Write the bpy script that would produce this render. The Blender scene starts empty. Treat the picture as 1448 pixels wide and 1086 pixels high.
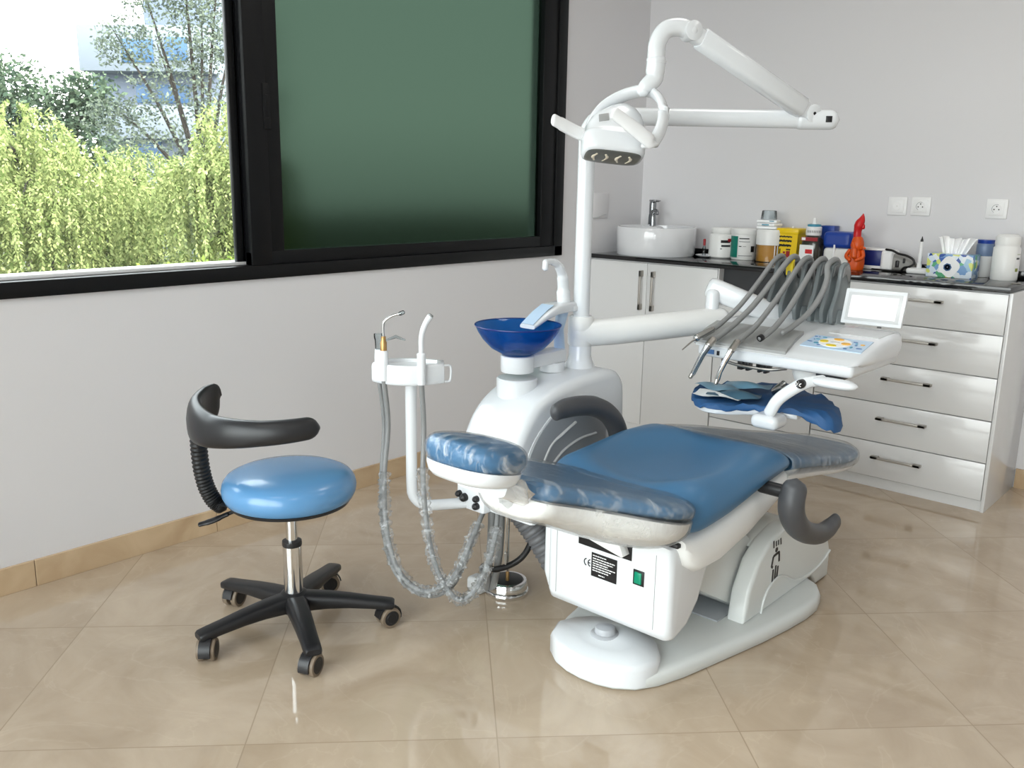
import bpy, bmesh, math, random
from mathutils import Vector, Matrix
random.seed(7)
SC = bpy.context.scene
COL = SC.collection
PI = math.pi
def V(*a): return Vector(a)

# ------------------------------------------------------------------ mesh builder
class MB:
    def __init__(s): s.v = []; s.f = []; s.m = []
    def add(s, verts, faces, m=0):
        o = len(s.v); s.v += [tuple(p) for p in verts]
        s.f += [tuple(i + o for i in f) for f in faces]; s.m += [m] * len(faces); return s
    def bm_add(s, bm, m=0):
        bm.verts.ensure_lookup_table(); bm.verts.index_update()
        s.add([tuple(v.co) for v in bm.verts], [[v.index for v in f.verts] for f in bm.faces], m); bm.free(); return s
    def box(s, x0, x1, y0, y1, z0, z1, b=0.0, m=0, seg=2):
        bm = bmesh.new(); bmesh.ops.create_cube(bm, size=1)
        for v in bm.verts:
            v.co = ((x0 + x1) / 2 + v.co.x * (x1 - x0), (y0 + y1) / 2 + v.co.y * (y1 - y0), (z0 + z1) / 2 + v.co.z * (z1 - z0))
        if b > 0:
            b = min(b, .49 * min(abs(x1 - x0), abs(y1 - y0), abs(z1 - z0)))
            bmesh.ops.bevel(bm, geom=bm.edges[:], offset=b, segments=seg, affect='EDGES', profile=.5)
        return s.bm_add(bm, m)
    def obox(s, c, ax, ay, az, b=0.0, m=0):
        """box given by centre and three half-axis vectors"""
        bm = bmesh.new(); bmesh.ops.create_cube(bm, size=2)
        c, ax, ay, az = Vector(c), Vector(ax), Vector(ay), Vector(az)
        L = (ax.length, ay.length, az.length)
        for v in bm.verts: v.co = Vector((v.co.x * L[0], v.co.y * L[1], v.co.z * L[2]))
        if b > 0: bmesh.ops.bevel(bm, geom=bm.edges[:], offset=min(b, .49 * 2 * min(L)), segments=2, affect='EDGES', profile=.5)
        X, Y, Z = ax.normalized(), ay.normalized(), az.normalized()
        for v in bm.verts: v.co = c + X * v.co.x + Y * v.co.y + Z * v.co.z
        return s.bm_add(bm, m)
    def prism(s, pts, axis, a, b_, bev=0.0, m=0, seg=2, only_caps=True):
        """polygon in the plane across `axis` ('x': (y,z), 'y': (x,z), 'z': (x,y)), extruded a..b_"""
        bm = bmesh.new()
        def mk(p, t):
            return (t, p[0], p[1]) if axis == 'x' else (p[0], t, p[1]) if axis == 'y' else (p[0], p[1], t)
        A = [bm.verts.new(mk(p, a)) for p in pts]; B = [bm.verts.new(mk(p, b_)) for p in pts]
        n = len(pts)
        ca = bm.faces.new(A); cb = bm.faces.new(B[::-1])
        for i in range(n): bm.faces.new((A[i], B[i], B[(i + 1) % n], A[(i + 1) % n]))
        bmesh.ops.recalc_face_normals(bm, faces=bm.faces[:])
        if bev > 0:
            es = list(ca.edges) + list(cb.edges) if only_caps else bm.edges[:]
            bmesh.ops.bevel(bm, geom=es, offset=bev, segments=seg, affect='EDGES', profile=.5)
        return s.bm_add(bm, m)
    def rings(s, R, cap0=True, cap1=True, m=0, closed=True):
        n = len(R[0]); V_ = [p for r in R for p in r]; F = []
        for i in range(len(R) - 1):
            for j in range(n if closed else n - 1):
                k = (j + 1) % n
                F.append((i * n + j, i * n + k, (i + 1) * n + k, (i + 1) * n + j))
        if cap0: F.append(tuple(range(n - 1, -1, -1)))
        if cap1: F.append(tuple((len(R) - 1) * n + j for j in range(n)))
        return s.add(V_, F, m)
    def lathe(s, prof, c=(0, 0, 0), n=32, m=0, axis='z', cap0=False, cap1=False):
        R = []
        for r, h in prof:
            ring = []
            for k in range(n):
                a = 2 * PI * k / n; x, y = r * math.cos(a), r * math.sin(a)
                p = (x, y, h) if axis == 'z' else (h, x, y) if axis == 'x' else (y, h, x)
                ring.append((c[0] + p[0], c[1] + p[1], c[2] + p[2]))
            R.append(ring)
        return s.rings(R, cap0, cap1, m)
    def sweep(s, path, rad, n=12, m=0, round_ends=True, up=None, flat=None):
        """tube along path; rad = number, list, or list of (a,b) half widths (side, up)"""
        P = [Vector(p) for p in path]; N = len(P)
        if isinstance(rad, (int, float)): rad = [rad] * N
        rad = [(r, r) if isinstance(r, (int, float)) else r for r in rad]
        T = []
        for i in range(N):
            t = P[min(i + 1, N - 1)] - P[max(i - 1, 0)]
            T.append(t.normalized())
        u = Vector(up) if up else (Vector((0, 0, 1)) if abs(T[0].z) < .9 else Vector((1, 0, 0)))
        R = []; U = []
        for i in range(N):
            if up and i: u = Vector(up)
            u = (u - T[i] * u.dot(T[i])).normalized(); U.append(u.copy())
        def ring(c, t, u, a, b):
            w = t.cross(u)
            return [tuple(c + w * (a * math.cos(2 * PI * k / n)) + u * (b * math.sin(2 * PI * k / n))) for k in range(n)]
        if round_ends:
            for q in (0.0, .35, .6, .8, .93):
                k = math.sqrt(max(0.0, 1 - (1 - q) ** 2)) or .02; d = min(rad[0]) * (1 - q)
                R.append(ring(P[0] - T[0] * d, T[0], U[0], rad[0][0] * k, rad[0][1] * k))
        for i in range(N): R.append(ring(P[i], T[i], U[i], *rad[i]))
        if round_ends:
            for q in (.93, .8, .6, .35, 0.0):
                k = math.sqrt(max(0.0, 1 - (1 - q) ** 2)) or .02; d = min(rad[-1]) * (1 - q)
                R.append(ring(P[-1] + T[-1] * d, T[-1], U[-1], rad[-1][0] * k, rad[-1][1] * k))
        return s.rings(R, True, True, m)
    def rbox(s, c, sz, r, n=10, deform=None, m=0):
        """soft box: rounded by r (number or (rx,ry,rz)), shaped by deform(x,y,z) in local coordinates"""
        if isinstance(r, (int, float)): r = (r, r, r)
        h = [q / 2 for q in sz]; r = [min(r[i], h[i]) for i in range(3)]
        def lines(i):
            k = 5; out = [-h[i] + r[i] * (1 - math.cos(PI / 2 * t / k)) for t in range(k + 1)]
            inner = h[i] - r[i]
            if inner > 1e-6: out += [-inner + 2 * inner * t / n for t in range(1, n)]
            out2 = [-x for x in out[:k + 1]][::-1]
            if inner <= 1e-6: out2 = out2[1:]
            return out + out2
        L = [lines(i) for i in range(3)]; idx = {}; vs = []; fs = []
        def vid(p):
            key = tuple(round(q, 7) for q in p)
            if key not in idx:
                idx[key] = len(vs); q = Vector(p); o = Vector(); inn = Vector()
                for i in range(3):
                    inn[i] = max(-(h[i] - r[i]), min(h[i] - r[i], q[i])); o[i] = (q[i] - inn[i]) / r[i] if r[i] > 0 else 0
                mx = max(abs(o[0]), abs(o[1]), abs(o[2]))
                if o.length > 1e-9: o = o * (mx / o.length)
                q = Vector([inn[i] + o[i] * r[i] for i in range(3)])
                if deform: q = Vector(deform(q.x, q.y, q.z))
                vs.append((c[0] + q.x, c[1] + q.y, c[2] + q.z))
            return idx[key]
        for ax in range(3):
            a, b = (ax + 1) % 3, (ax + 2) % 3
            for sgn in (-1, 1):
                for i in range(len(L[a]) - 1):
                    for j in range(len(L[b]) - 1):
                        q = []
                        for di, dj in ((0, 0), (1, 0), (1, 1), (0, 1)):
                            p = [0, 0, 0]; p[ax] = sgn * h[ax]; p[a] = L[a][i + di]; p[b] = L[b][j + dj]; q.append(vid(p))
                        fs.append(q if sgn > 0 else q[::-1])
        return s.add(vs, fs, m)
    def xf(s, M):
        s.v = [tuple(M @ Vector(p)) for p in s.v]; return s
    def build(s, name, mats, parent=None, sharp=40, smooth=True, keep=None):
        me = bpy.data.meshes.new(name)
        off = Vector(parent_world(parent)) if parent else Vector((0, 0, 0))
        org = Vector(keep) if keep else Vector((0, 0, 0))
        me.from_pydata([tuple(Vector(p) - off - org) for p in s.v], [], s.f)
        if not isinstance(mats, (list, tuple)): mats = [mats]
        for m_ in mats: me.materials.append(M[m_] if isinstance(m_, str) else m_)
        me.polygons.foreach_set('material_index', s.m)
        if smooth:
            me.polygons.foreach_set('use_smooth', [True] * len(me.polygons))
            me.set_sharp_from_angle(angle=math.radians(sharp))
        if len(s.f) < 30000:
            bm = bmesh.new(); bm.from_mesh(me); bmesh.ops.recalc_face_normals(bm, faces=bm.faces[:]); bm.to_mesh(me); bm.free()
            if smooth: me.set_sharp_from_angle(angle=math.radians(sharp))
        me.validate(); me.update()
        o = bpy.data.objects.new(name, me); COL.objects.link(o)
        o.location = org
        if parent: o.parent = parent
        return o
def parent_world(p):
    w = Vector((0, 0, 0))
    while p is not None: w += p.location; p = p.parent
    return w
def tag(o, label, cat, group=None, kind=None):
    if label: o['label'] = label
    if cat: o['category'] = cat
    if group: o['group'] = group
    if kind: o['kind'] = kind
    return o
def thing(name, loc, label, cat, group=None):
    o = bpy.data.objects.new(name, None); COL.objects.link(o); o.location = loc; o.empty_display_size = .05
    return tag(o, label, cat, group)
def struct(o, label=None, cat=None):
    o['kind'] = 'structure'
    if label: o['label'] = label
    if cat: o['category'] = cat
    return o
def copy_tree(o, parent=None):
    c = o.copy(); COL.objects.link(c)
    if parent: c.parent = parent
    for ch in [q for q in bpy.data.objects if q.parent is o]: copy_tree(ch, c)
    return c
def crv(pts, k=8):
    """smooth Catmull-Rom path through pts"""
    P = [Vector(p) for p in pts]; out = []
    for i in range(len(P) - 1):
        a = P[i - 1] if i else P[i] * 2 - P[i + 1]; b, c = P[i], P[i + 1]
        d = P[i + 2] if i + 2 < len(P) else P[i + 1] * 2 - P[i]
        for t in range(k):
            t /= k
            out.append(.5 * ((2 * b) + (c - a) * t + (2 * a - 5 * b + 4 * c - d) * t * t + (3 * b - a - 3 * c + d) * t ** 3))
    out.append(P[-1]); return out
def lerp(a, b, t): return a + (b - a) * t
def interp(tab, x):
    if x <= tab[0][0]: return tab[0][1]
    for (a, va), (b, vb) in zip(tab, tab[1:]):
        if x <= b:
            t = (x - a) / (b - a); t = t * t * (3 - 2 * t) if False else t
            return va + (vb - va) * t
    return tab[-1][1]

# ------------------------------------------------------------------ materials
M = {}
def lin(c):
    return tuple((q / 12.92 if q <= .04045 else ((q + .055) / 1.055) ** 2.4) for q in [x / 255 for x in c]) + (1,)
def mat(name, col, rough=.4, metal=0, spec=.5, coat=0, trans=0, ior=1.45, bump=0, bscale=60, var=0, vscale=8, sss=0, alpha=1):
    m = bpy.data.materials.new(name); m.use_nodes = True; nt = m.node_tree; b = nt.nodes['Principled BSDF']
    b.inputs['Base Color'].default_value = lin(col); b.inputs['Roughness'].default_value = rough
    b.inputs['Metallic'].default_value = metal; b.inputs['Specular IOR Level'].default_value = spec
    b.inputs['Coat Weight'].default_value = coat; b.inputs['Coat Roughness'].default_value = .05
    b.inputs['Transmission Weight'].default_value = trans; b.inputs['IOR'].default_value = ior
    tc = nt.nodes.new('ShaderNodeTexCoord')
    if var > 0:
        n = nt.nodes.new('ShaderNodeTexNoise'); n.inputs['Scale'].default_value = vscale; n.inputs['Detail'].default_value = 5
        nt.links.new(tc.outputs['Object'], n.inputs['Vector'])
        mx = nt.nodes.new('ShaderNodeMix'); mx.data_type = 'RGBA'
        c = lin(col); mx.inputs[6].default_value = tuple(q * (1 - var) for q in c[:3]) + (1,); mx.inputs[7].default_value = tuple(min(1, q * (1 + var)) for q in c[:3]) + (1,)
        nt.links.new(n.outputs['Fac'], mx.inputs[0]); nt.links.new(mx.outputs[2], b.inputs['Base Color'])
    if bump > 0:
        n = nt.nodes.new('ShaderNodeTexNoise'); n.inputs['Scale'].default_value = bscale; n.inputs['Detail'].default_value = 4
        nt.links.new(tc.outputs['Object'], n.inputs['Vector'])
        bp = nt.nodes.new('ShaderNodeBump'); bp.inputs['Strength'].default_value = bump; bp.inputs['Distance'].default_value = .004
        nt.links.new(n.outputs['Fac'], bp.inputs['Height']); nt.links.new(bp.outputs['Normal'], b.inputs['Normal'])
    M[name] = m; return m
mat('wall_paint', (218, 217, 219), .55, bump=.05, bscale=220)
mat('ceiling_paint', (238, 238, 238), .7)
mat('white_plastic', (216, 219, 222), .22, coat=.3)
mat('handle_steel', (176, 171, 164), .38, metal=.55)
mat('satin_plastic', (226, 227, 226), .35)
mat('base_plastic', (205, 208, 206), .3, coat=.2)
mat('cream_plastic', (221, 221, 219), .35)
mat('light_grey', (196, 198, 199), .3)
mat('mat_grey', (148, 149, 148), .45)
mat('button_grey', (172, 174, 178), .35)
mat('panel_grey', (150, 154, 158), .35, bump=.05, bscale=500)
mat('arm_grey', (72, 73, 76), .42, bump=.05, bscale=400)
mat('hose_grey', (128, 129, 129), .4)
mat('duct_grey', (95, 95, 97), .5)
mat('blue_vinyl', (64, 108, 144), .38, spec=.45, bump=.03, bscale=300)
mat('stool_vinyl', (88, 138, 182), .27, spec=.6, coat=.25)
mat('black_plastic', (28, 28, 30), .38)
mat('black_rubber', (20, 20, 21), .5)
mat('black_alu', (9, 10, 12), .42, spec=.3)
mat('black_print', (18, 18, 20), .4)
mat('tyre_taupe', (120, 106, 90), .5)
mat('chrome', (225, 225, 225), .06, metal=1)
mat('tap_chrome', (150, 153, 156), .10, metal=1)  # darker copy of chrome: shade of the dim corner put into the colour
mat('steel', (190, 190, 188), .22, metal=1)
mat('dark_steel', (176, 172, 166), .34, metal=1)
mat('cabinet_white', (216, 216, 216), .16, coat=.3)
mat('cabinet_edge', (235, 235, 233), .4)
mat('ceramic', (224, 225, 228), .08, coat=.5)
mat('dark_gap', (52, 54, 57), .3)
mat('white_label', (238, 238, 238), .4)
mat('paper', (246, 247, 248), .7)
mat('jar_white', (234, 234, 232), .35)
mat('green_label', (16, 120, 104), .4)
mat('red', (200, 26, 30), .35)
mat('dark_red', (150, 28, 38), .35)
mat('orange_wax', (214, 84, 20), .35)
mat('yellow', (238, 200, 20), .35)
mat('bottle_brown', (52, 50, 44), .12, coat=.4)
mat('blue_lid', (26, 62, 150), .35)
mat('blue_jar', (110, 130, 160), .35)
mat('navy', (24, 40, 110), .3)
mat('grey_device', (140, 138, 134), .35)
mat('powder_orange', (222, 160, 70), .5)
mat('teal', (60, 140, 165), .4)
mat('olive_print', (130, 140, 50), .4)
mat('drape_blue', (36, 82, 130), .6)
mat('pouch_blue', (120, 165, 190), .35)
mat('pouch_dark', (60, 95, 115), .35)
mat('pouch_paper', (225, 228, 228), .6)
mat('panel_blue', (178, 200, 222), .35)
mat('print_blue', (70, 110, 160), .4)
mat('key_yellow', (222, 196, 40), .4)
mat('key_orange', (226, 170, 60), .4)
mat('switch_green', (0, 132, 100), .3)
mat('lamp_face', (92, 93, 88), .3)
mat('lamp_lens', (225, 215, 195), .2)
mat('grip_white', (222, 223, 224), .5)
mat('brass', (176, 140, 90), .35, metal=.7)
mat('tissue', (248, 248, 248), .8)
mat('plaster', (226, 225, 222), .6)
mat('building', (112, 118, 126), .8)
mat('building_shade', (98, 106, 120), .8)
mat('building_glass', (52, 84, 118), .4)
mat('bark', (44, 38, 32), .85, bump=.3, bscale=20)
mat('earth', (50, 56, 38), .95, var=.4, vscale=1.5)

def glassy(name, col, rough=.0, amount=.85, spec=.5):
    """thin clear sheet: mostly see-through with a sharp reflection"""
    m = bpy.data.materials.new(name); m.use_nodes = True; nt = m.node_tree; nt.nodes.clear()
    o = nt.nodes.new('ShaderNodeOutputMaterial'); t = nt.nodes.new('ShaderNodeBsdfTransparent'); g = nt.nodes.new('ShaderNodeBsdfGlossy')
    t.inputs['Color'].default_value = lin(col); g.inputs['Roughness'].default_value = rough
    fr = nt.nodes.new('ShaderNodeFresnel'); fr.inputs['IOR'].default_value = 1.45
    mx = nt.nodes.new('ShaderNodeMixShader'); nt.links.new(fr.outputs[0], mx.inputs[0]); nt.links.new(t.outputs[0], mx.inputs[1]); nt.links.new(g.outputs[0], mx.inputs[2])
    nt.links.new(mx.outputs[0], o.inputs['Surface']); M[name] = m; return m
glassy('window_glass', (246, 249, 248))
glassy('clear_plastic', (232, 238, 240), .05)

def film(name, base=(228, 232, 234), lo=.06, hi=.5, scale=(18, 18, 18), bump=.6, thr=(.45, .72), gloss=.6):
    """thin crinkled plastic wrap"""
    m = bpy.data.materials.new(name); m.use_nodes = True; nt = m.node_tree; N = nt.nodes; b = N['Principled BSDF']; out = N['Material Output']
    b.inputs['Base Color'].default_value = lin(base); b.inputs['Roughness'].default_value = .14; b.inputs['Specular IOR Level'].default_value = .6
    tc = N.new('ShaderNodeTexCoord'); mp = N.new('ShaderNodeMapping'); mp.inputs['Scale'].default_value = scale
    n = N.new('ShaderNodeTexNoise'); n.inputs['Scale'].default_value = 1; n.inputs['Detail'].default_value = 6; n.inputs['Roughness'].default_value = .62; n.inputs['Distortion'].default_value = 1.2
    nt.links.new(tc.outputs['Object'], mp.inputs['Vector']); nt.links.new(mp.outputs[0], n.inputs['Vector'])
    mr = N.new('ShaderNodeMapRange'); mr.inputs['From Min'].default_value = thr[0]; mr.inputs['From Max'].default_value = thr[1]; mr.inputs['To Min'].default_value = lo; mr.inputs['To Max'].default_value = hi
    nt.links.new(n.outputs['Fac'], mr.inputs['Value'])
    n2 = N.new('ShaderNodeTexNoise'); n2.inputs['Scale'].default_value = .9; n2.inputs['Detail'].default_value = 1; n2.inputs['Distortion'].default_value = .15; nt.links.new(mp.outputs[0], n2.inputs['Vector'])
    rs = N.new('ShaderNodeMath'); rs.operation = 'SUBTRACT'; rs.inputs[1].default_value = .5; nt.links.new(n2.outputs['Fac'], rs.inputs[0])
    ra = N.new('ShaderNodeMath'); ra.operation = 'ABSOLUTE'; nt.links.new(rs.outputs[0], ra.inputs[0])
    rr_ = N.new('ShaderNodeMapRange'); rr_.inputs['From Min'].default_value = 0; rr_.inputs['From Max'].default_value = .016; rr_.inputs['To Min'].default_value = .2; rr_.inputs['To Max'].default_value = 0; nt.links.new(ra.outputs[0], rr_.inputs['Value'])  # thin white streaks: highlights on the creases, put into the film's opacity
    rm = N.new('ShaderNodeMath'); rm.operation = 'MAXIMUM'; nt.links.new(mr.outputs[0], rm.inputs[0]); nt.links.new(rr_.outputs[0], rm.inputs[1])
    bp = N.new('ShaderNodeBump'); bp.inputs['Strength'].default_value = bump; bp.inputs['Distance'].default_value = .01
    nt.links.new(n.outputs['Fac'], bp.inputs['Height']); nt.links.new(bp.outputs[0], b.inputs['Normal'])
    gl = N.new('ShaderNodeBsdfGlossy'); gl.inputs['Roughness'].default_value = .12; nt.links.new(bp.outputs[0], gl.inputs['Normal'])
    fr = N.new('ShaderNodeFresnel'); fr.inputs['IOR'].default_value = 1.3; nt.links.new(bp.outputs[0], fr.inputs['Normal'])
    fm = N.new('ShaderNodeMath'); fm.operation = 'MULTIPLY'; fm.inputs[1].default_value = gloss; nt.links.new(fr.outputs[0], fm.inputs[0])
    tr = N.new('ShaderNodeBsdfTransparent')
    m1 = N.new('ShaderNodeMixShader'); nt.links.new(rm.outputs[0], m1.inputs[0]); nt.links.new(tr.outputs[0], m1.inputs[1]); nt.links.new(b.outputs[0], m1.inputs[2])
    m2 = N.new('ShaderNodeMixShader'); nt.links.new(fm.outputs[0], m2.inputs[0]); nt.links.new(m1.outputs[0], m2.inputs[1]); nt.links.new(gl.outputs[0], m2.inputs[2])
    nt.links.new(m2.outputs[0], out.inputs['Surface']); M[name] = m; return m
film('wrap_head', scale=(46, 9, 20), lo=.02, hi=.5, thr=(.52, .72), bump=.35)
film('wrap_back', scale=(12, 36, 20), lo=.05, hi=.46, thr=(.5, .75), bump=.35)
film('wrap_leg', scale=(3, 30, 4), lo=.05, hi=.34, thr=(.42, .68), bump=.4)
film('wrap_hose', scale=(60, 60, 50), lo=.04, hi=.5, thr=(.45, .7), bump=.6)
film('wrap_under', scale=(10, 10, 10), lo=.1, hi=.5, base=(234, 234, 231), bump=.35)

def solid_glass(name, col, rough=0, ior=1.45):
    m = bpy.data.materials.new(name); m.use_nodes = True; nt = m.node_tree; nt.nodes.clear()
    o = nt.nodes.new('ShaderNodeOutputMaterial'); g = nt.nodes.new('ShaderNodeBsdfGlass')
    g.inputs['Color'].default_value = lin(col); g.inputs['Roughness'].default_value = rough; g.inputs['IOR'].default_value = ior
    nt.links.new(g.outputs[0], o.inputs['Surface']); M[name] = m; return m
solid_glass('frosted_green', (92, 104, 96), .17, 1.3)

def blue_bowl_glass():
    m = bpy.data.materials.new('blue_glass'); m.use_nodes = True; nt = m.node_tree; nt.nodes.clear(); N = nt.nodes
    o = N.new('ShaderNodeOutputMaterial'); t = N.new('ShaderNodeBsdfTransparent'); t.inputs['Color'].default_value = lin((96, 176, 228))
    b = N.new('ShaderNodeBsdfPrincipled'); b.inputs['Base Color'].default_value = lin((12, 92, 164)); b.inputs['Roughness'].default_value = .05; b.inputs['Coat Weight'].default_value = .6
    mx = N.new('ShaderNodeMixShader'); mx.inputs[0].default_value = .32
    nt.links.new(t.outputs[0], mx.inputs[1]); nt.links.new(b.outputs[0], mx.inputs[2]); nt.links.new(mx.outputs[0], o.inputs['Surface']); M['blue_glass'] = m
blue_bowl_glass()

def emit(name, col, s):
    m = bpy.data.materials.new(name); m.use_nodes = True; nt = m.node_tree; nt.nodes.clear()
    o = nt.nodes.new('ShaderNodeOutputMaterial'); e = nt.nodes.new('ShaderNodeEmission'); e.inputs['Color'].default_value = lin(col); e.inputs['Strength'].default_value = s
    nt.links.new(e.outputs[0], o.inputs['Surface']); M[name] = m
emit('viewer_screen', (255, 255, 255), .55)

def floor_tiles(name, ang, size, offa, offb, c0, c1, rough):
    m = bpy.data.materials.new(name); m.use_nodes = True; nt = m.node_tree; N = nt.nodes; b = N['Principled BSDF']; L = nt.links
    tc = N.new('ShaderNodeTexCoord')
    def dotn(x, y, off):
        d = N.new('ShaderNodeVectorMath'); d.operation = 'DOT_PRODUCT'; d.inputs[1].default_value = (x, y, 0); L.new(tc.outputs['Object'], d.inputs[0])
        a = N.new('ShaderNodeMath'); a.operation = 'SUBTRACT'; a.inputs[1].default_value = off; L.new(d.outputs['Value'], a.inputs[0])
        q = N.new('ShaderNodeMath'); q.operation = 'DIVIDE'; q.inputs[1].default_value = size; L.new(a.outputs[0], q.inputs[0]); return q
    A = dotn(math.cos(ang), -math.sin(ang), offa); B = dotn(math.sin(ang), math.cos(ang), offb)
    def edge(q):
        f = N.new('ShaderNodeMath'); f.operation = 'FRACT'; L.new(q.outputs[0], f.inputs[0])
        g = N.new('ShaderNodeMath'); g.operation = 'SUBTRACT'; g.inputs[1].default_value = .5; L.new(f.outputs[0], g.inputs[0])
        h = N.new('ShaderNodeMath'); h.operation = 'ABSOLUTE'; L.new(g.outputs[0], h.inputs[0]); return h
    mx = N.new('ShaderNodeMath'); mx.operation = 'MAXIMUM'; L.new(edge(A).outputs[0], mx.inputs[0]); L.new(edge(B).outputs[0], mx.inputs[1])
    gr = N.new('ShaderNodeMapRange'); gr.inputs['From Min'].default_value = .4965; gr.inputs['From Max'].default_value = .4985; L.new(mx.outputs[0], gr.inputs['Value'])
    fl = [N.new('ShaderNodeMath') for _ in range(2)]
    for f, q in zip(fl, (A, B)): f.operation = 'FLOOR'; L.new(q.outputs[0], f.inputs[0])
    cb = N.new('ShaderNodeCombineXYZ'); L.new(fl[0].outputs[0], cb.inputs[0]); L.new(fl[1].outputs[0], cb.inputs[1])
    wn = N.new('ShaderNodeTexWhiteNoise'); wn.noise_dimensions = '3D'; L.new(cb.outputs[0], wn.inputs['Vector'])
    sc = N.new('ShaderNodeVectorMath'); sc.operation = 'SCALE'; sc.inputs['Scale'].default_value = 7; L.new(wn.outputs['Color'], sc.inputs[0])
    ad = N.new('ShaderNodeVectorMath'); L.new(tc.outputs['Object'], ad.inputs[0]); L.new(sc.outputs[0], ad.inputs[1])
    n1 = N.new('ShaderNodeTexNoise'); n1.inputs['Scale'].default_value = 3.2; n1.inputs['Detail'].default_value = 8; n1.inputs['Roughness'].default_value = .6; n1.inputs['Distortion'].default_value = .7; L.new(ad.outputs[0], n1.inputs['Vector'])
    cr = N.new('ShaderNodeValToRGB'); cr.color_ramp.elements[0].position = .3; cr.color_ramp.elements[0].color = lin(c0); cr.color_ramp.elements[1].position = .72; cr.color_ramp.elements[1].color = lin(c1); L.new(n1.outputs['Fac'], cr.inputs[0])
    # thin marble veins
    n2 = N.new('ShaderNodeTexNoise'); n2.inputs['Scale'].default_value = 2.0; n2.inputs['Detail'].default_value = 10; n2.inputs['Distortion'].default_value = 2.2; L.new(ad.outputs[0], n2.inputs['Vector'])
    s2 = N.new('ShaderNodeMath'); s2.operation = 'SUBTRACT'; s2.inputs[1].default_value = .5; L.new(n2.outputs['Fac'], s2.inputs[0])
    a2 = N.new('ShaderNodeMath'); a2.operation = 'ABSOLUTE'; L.new(s2.outputs[0], a2.inputs[0])
    v2 = N.new('ShaderNodeMapRange'); v2.inputs['From Min'].default_value = 0; v2.inputs['From Max'].default_value = .012; v2.inputs['To Min'].default_value = .12; v2.inputs['To Max'].default_value = 0; L.new(a2.outputs[0], v2.inputs['Value'])
    mv = N.new('ShaderNodeMix'); mv.data_type = 'RGBA'; mv.inputs[7].default_value = lin(tuple(min(255, q + 22) for q in c1)); L.new(v2.outputs[0], mv.inputs[0]); L.new(cr.outputs[0], mv.inputs[6])
    mg = N.new('ShaderNodeMix'); mg.data_type = 'RGBA'; mg.inputs[7].default_value = lin(tuple(q * .93 for q in c0)); L.new(gr.outputs[0], mg.inputs[0]); L.new(mv.outputs[2], mg.inputs[6])
    L.new(mg.outputs[2], b.inputs['Base Color']); b.inputs['Roughness'].default_value = rough; b.inputs['Specular IOR Level'].default_value = .5
    M[name] = m
floor_tiles('floor_marble', math.radians(-45.86), .59, .21, .32, (172, 153, 131), (196, 179, 158), .055)

def stone_mat(name, c0, c1, rough, scale, bright=None):
    m = bpy.data.materials.new(name); m.use_nodes = True; nt = m.node_tree; N = nt.nodes; b = N['Principled BSDF']
    tc = N.new('ShaderNodeTexCoord'); n = N.new('ShaderNodeTexNoise'); n.inputs['Scale'].default_value = scale; n.inputs['Detail'].default_value = 8; n.inputs['Distortion'].default_value = .8
    nt.links.new(tc.outputs['Object'], n.inputs['Vector'])
    cr = N.new('ShaderNodeValToRGB'); cr.color_ramp.elements[0].position = .35; cr.color_ramp.elements[0].color = lin(c0); cr.color_ramp.elements[1].position = .7; cr.color_ramp.elements[1].color = lin(c1)
    nt.links.new(n.outputs['Fac'], cr.inputs[0]); nt.links.new(cr.outputs[0], b.inputs['Base Color']); b.inputs['Roughness'].default_value = rough
    M[name] = m
stone_mat('skirting_stone', (184, 158, 126), (204, 180, 148), .18, 5)
stone_mat('granite', (17, 17, 19), (27, 27, 29), .06, 200)

def leafy(name, c0, c1, trans=.35):
    m = bpy.data.materials.new(name); m.use_nodes = True; nt = m.node_tree; nt.nodes.clear(); N = nt.nodes; L = nt.links
    o = N.new('ShaderNodeOutputMaterial'); g = N.new('ShaderNodeNewGeometry'); cr = N.new('ShaderNodeValToRGB')
    cr.color_ramp.elements[0].color = lin(c0); cr.color_ramp.elements[1].color = lin(c1); L.new(g.outputs['Random Per Island'], cr.inputs[0])
    d = N.new('ShaderNodeBsdfDiffuse'); t = N.new('ShaderNodeBsdfTranslucent'); L.new(cr.outputs[0], d.inputs[0]); L.new(cr.outputs[0], t.inputs[0])
    mx = N.new('ShaderNodeMixShader'); mx.inputs[0].default_value = trans; L.new(d.outputs[0], mx.inputs[1]); L.new(t.outputs[0], mx.inputs[2]); L.new(mx.outputs[0], o.inputs['Surface'])
    M[name] = m
leafy('leaf_weeping', (80, 94, 50), (156, 162, 108), .3)
leafy('leaf_dark', (50, 64, 54), (94, 107, 86), .25)
leafy('leaf_sparse', (74, 82, 78), (116, 124, 106), .25)
leafy('leaf_bush', (72, 92, 38), (126, 144, 68), .3)
leafy('leaf_tip', (190, 170, 80), (205, 150, 90))
# ================================================================== the room
RX, RY, RZ = 4.7, -5.7, 2.75
WY0, WY1, WZ0, WZ1 = -4.32, -.72, .925, 2.5       # window opening in the left wall
T = .22
def quadwall(name, boxes, m='wall_paint'):
    b = MB()
    for q in boxes: b.box(*q)
    return b.build(name, m, smooth=False)
struct(MB().box(-T, RX + T, RY - T, T, -.12, 0).build('floor', 'floor_marble', smooth=False), 'glossy beige marble floor tiles laid diagonally', 'floor')
struct(MB().box(-T, RX + T, RY - T, T, RZ, RZ + .2).build('ceiling', 'ceiling_paint', smooth=False), 'plain white ceiling above the surgery', 'ceiling')
struct(quadwall('wall_left', [(-T, 0, RY, WY0, 0, RZ), (-T, 0, WY1, 0, 0, RZ), (-T, 0, WY0, WY1, 0, WZ0), (-T, 0, WY0, WY1, WZ1, RZ)]), 'white wall below and beside the black framed window', 'wall')
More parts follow.
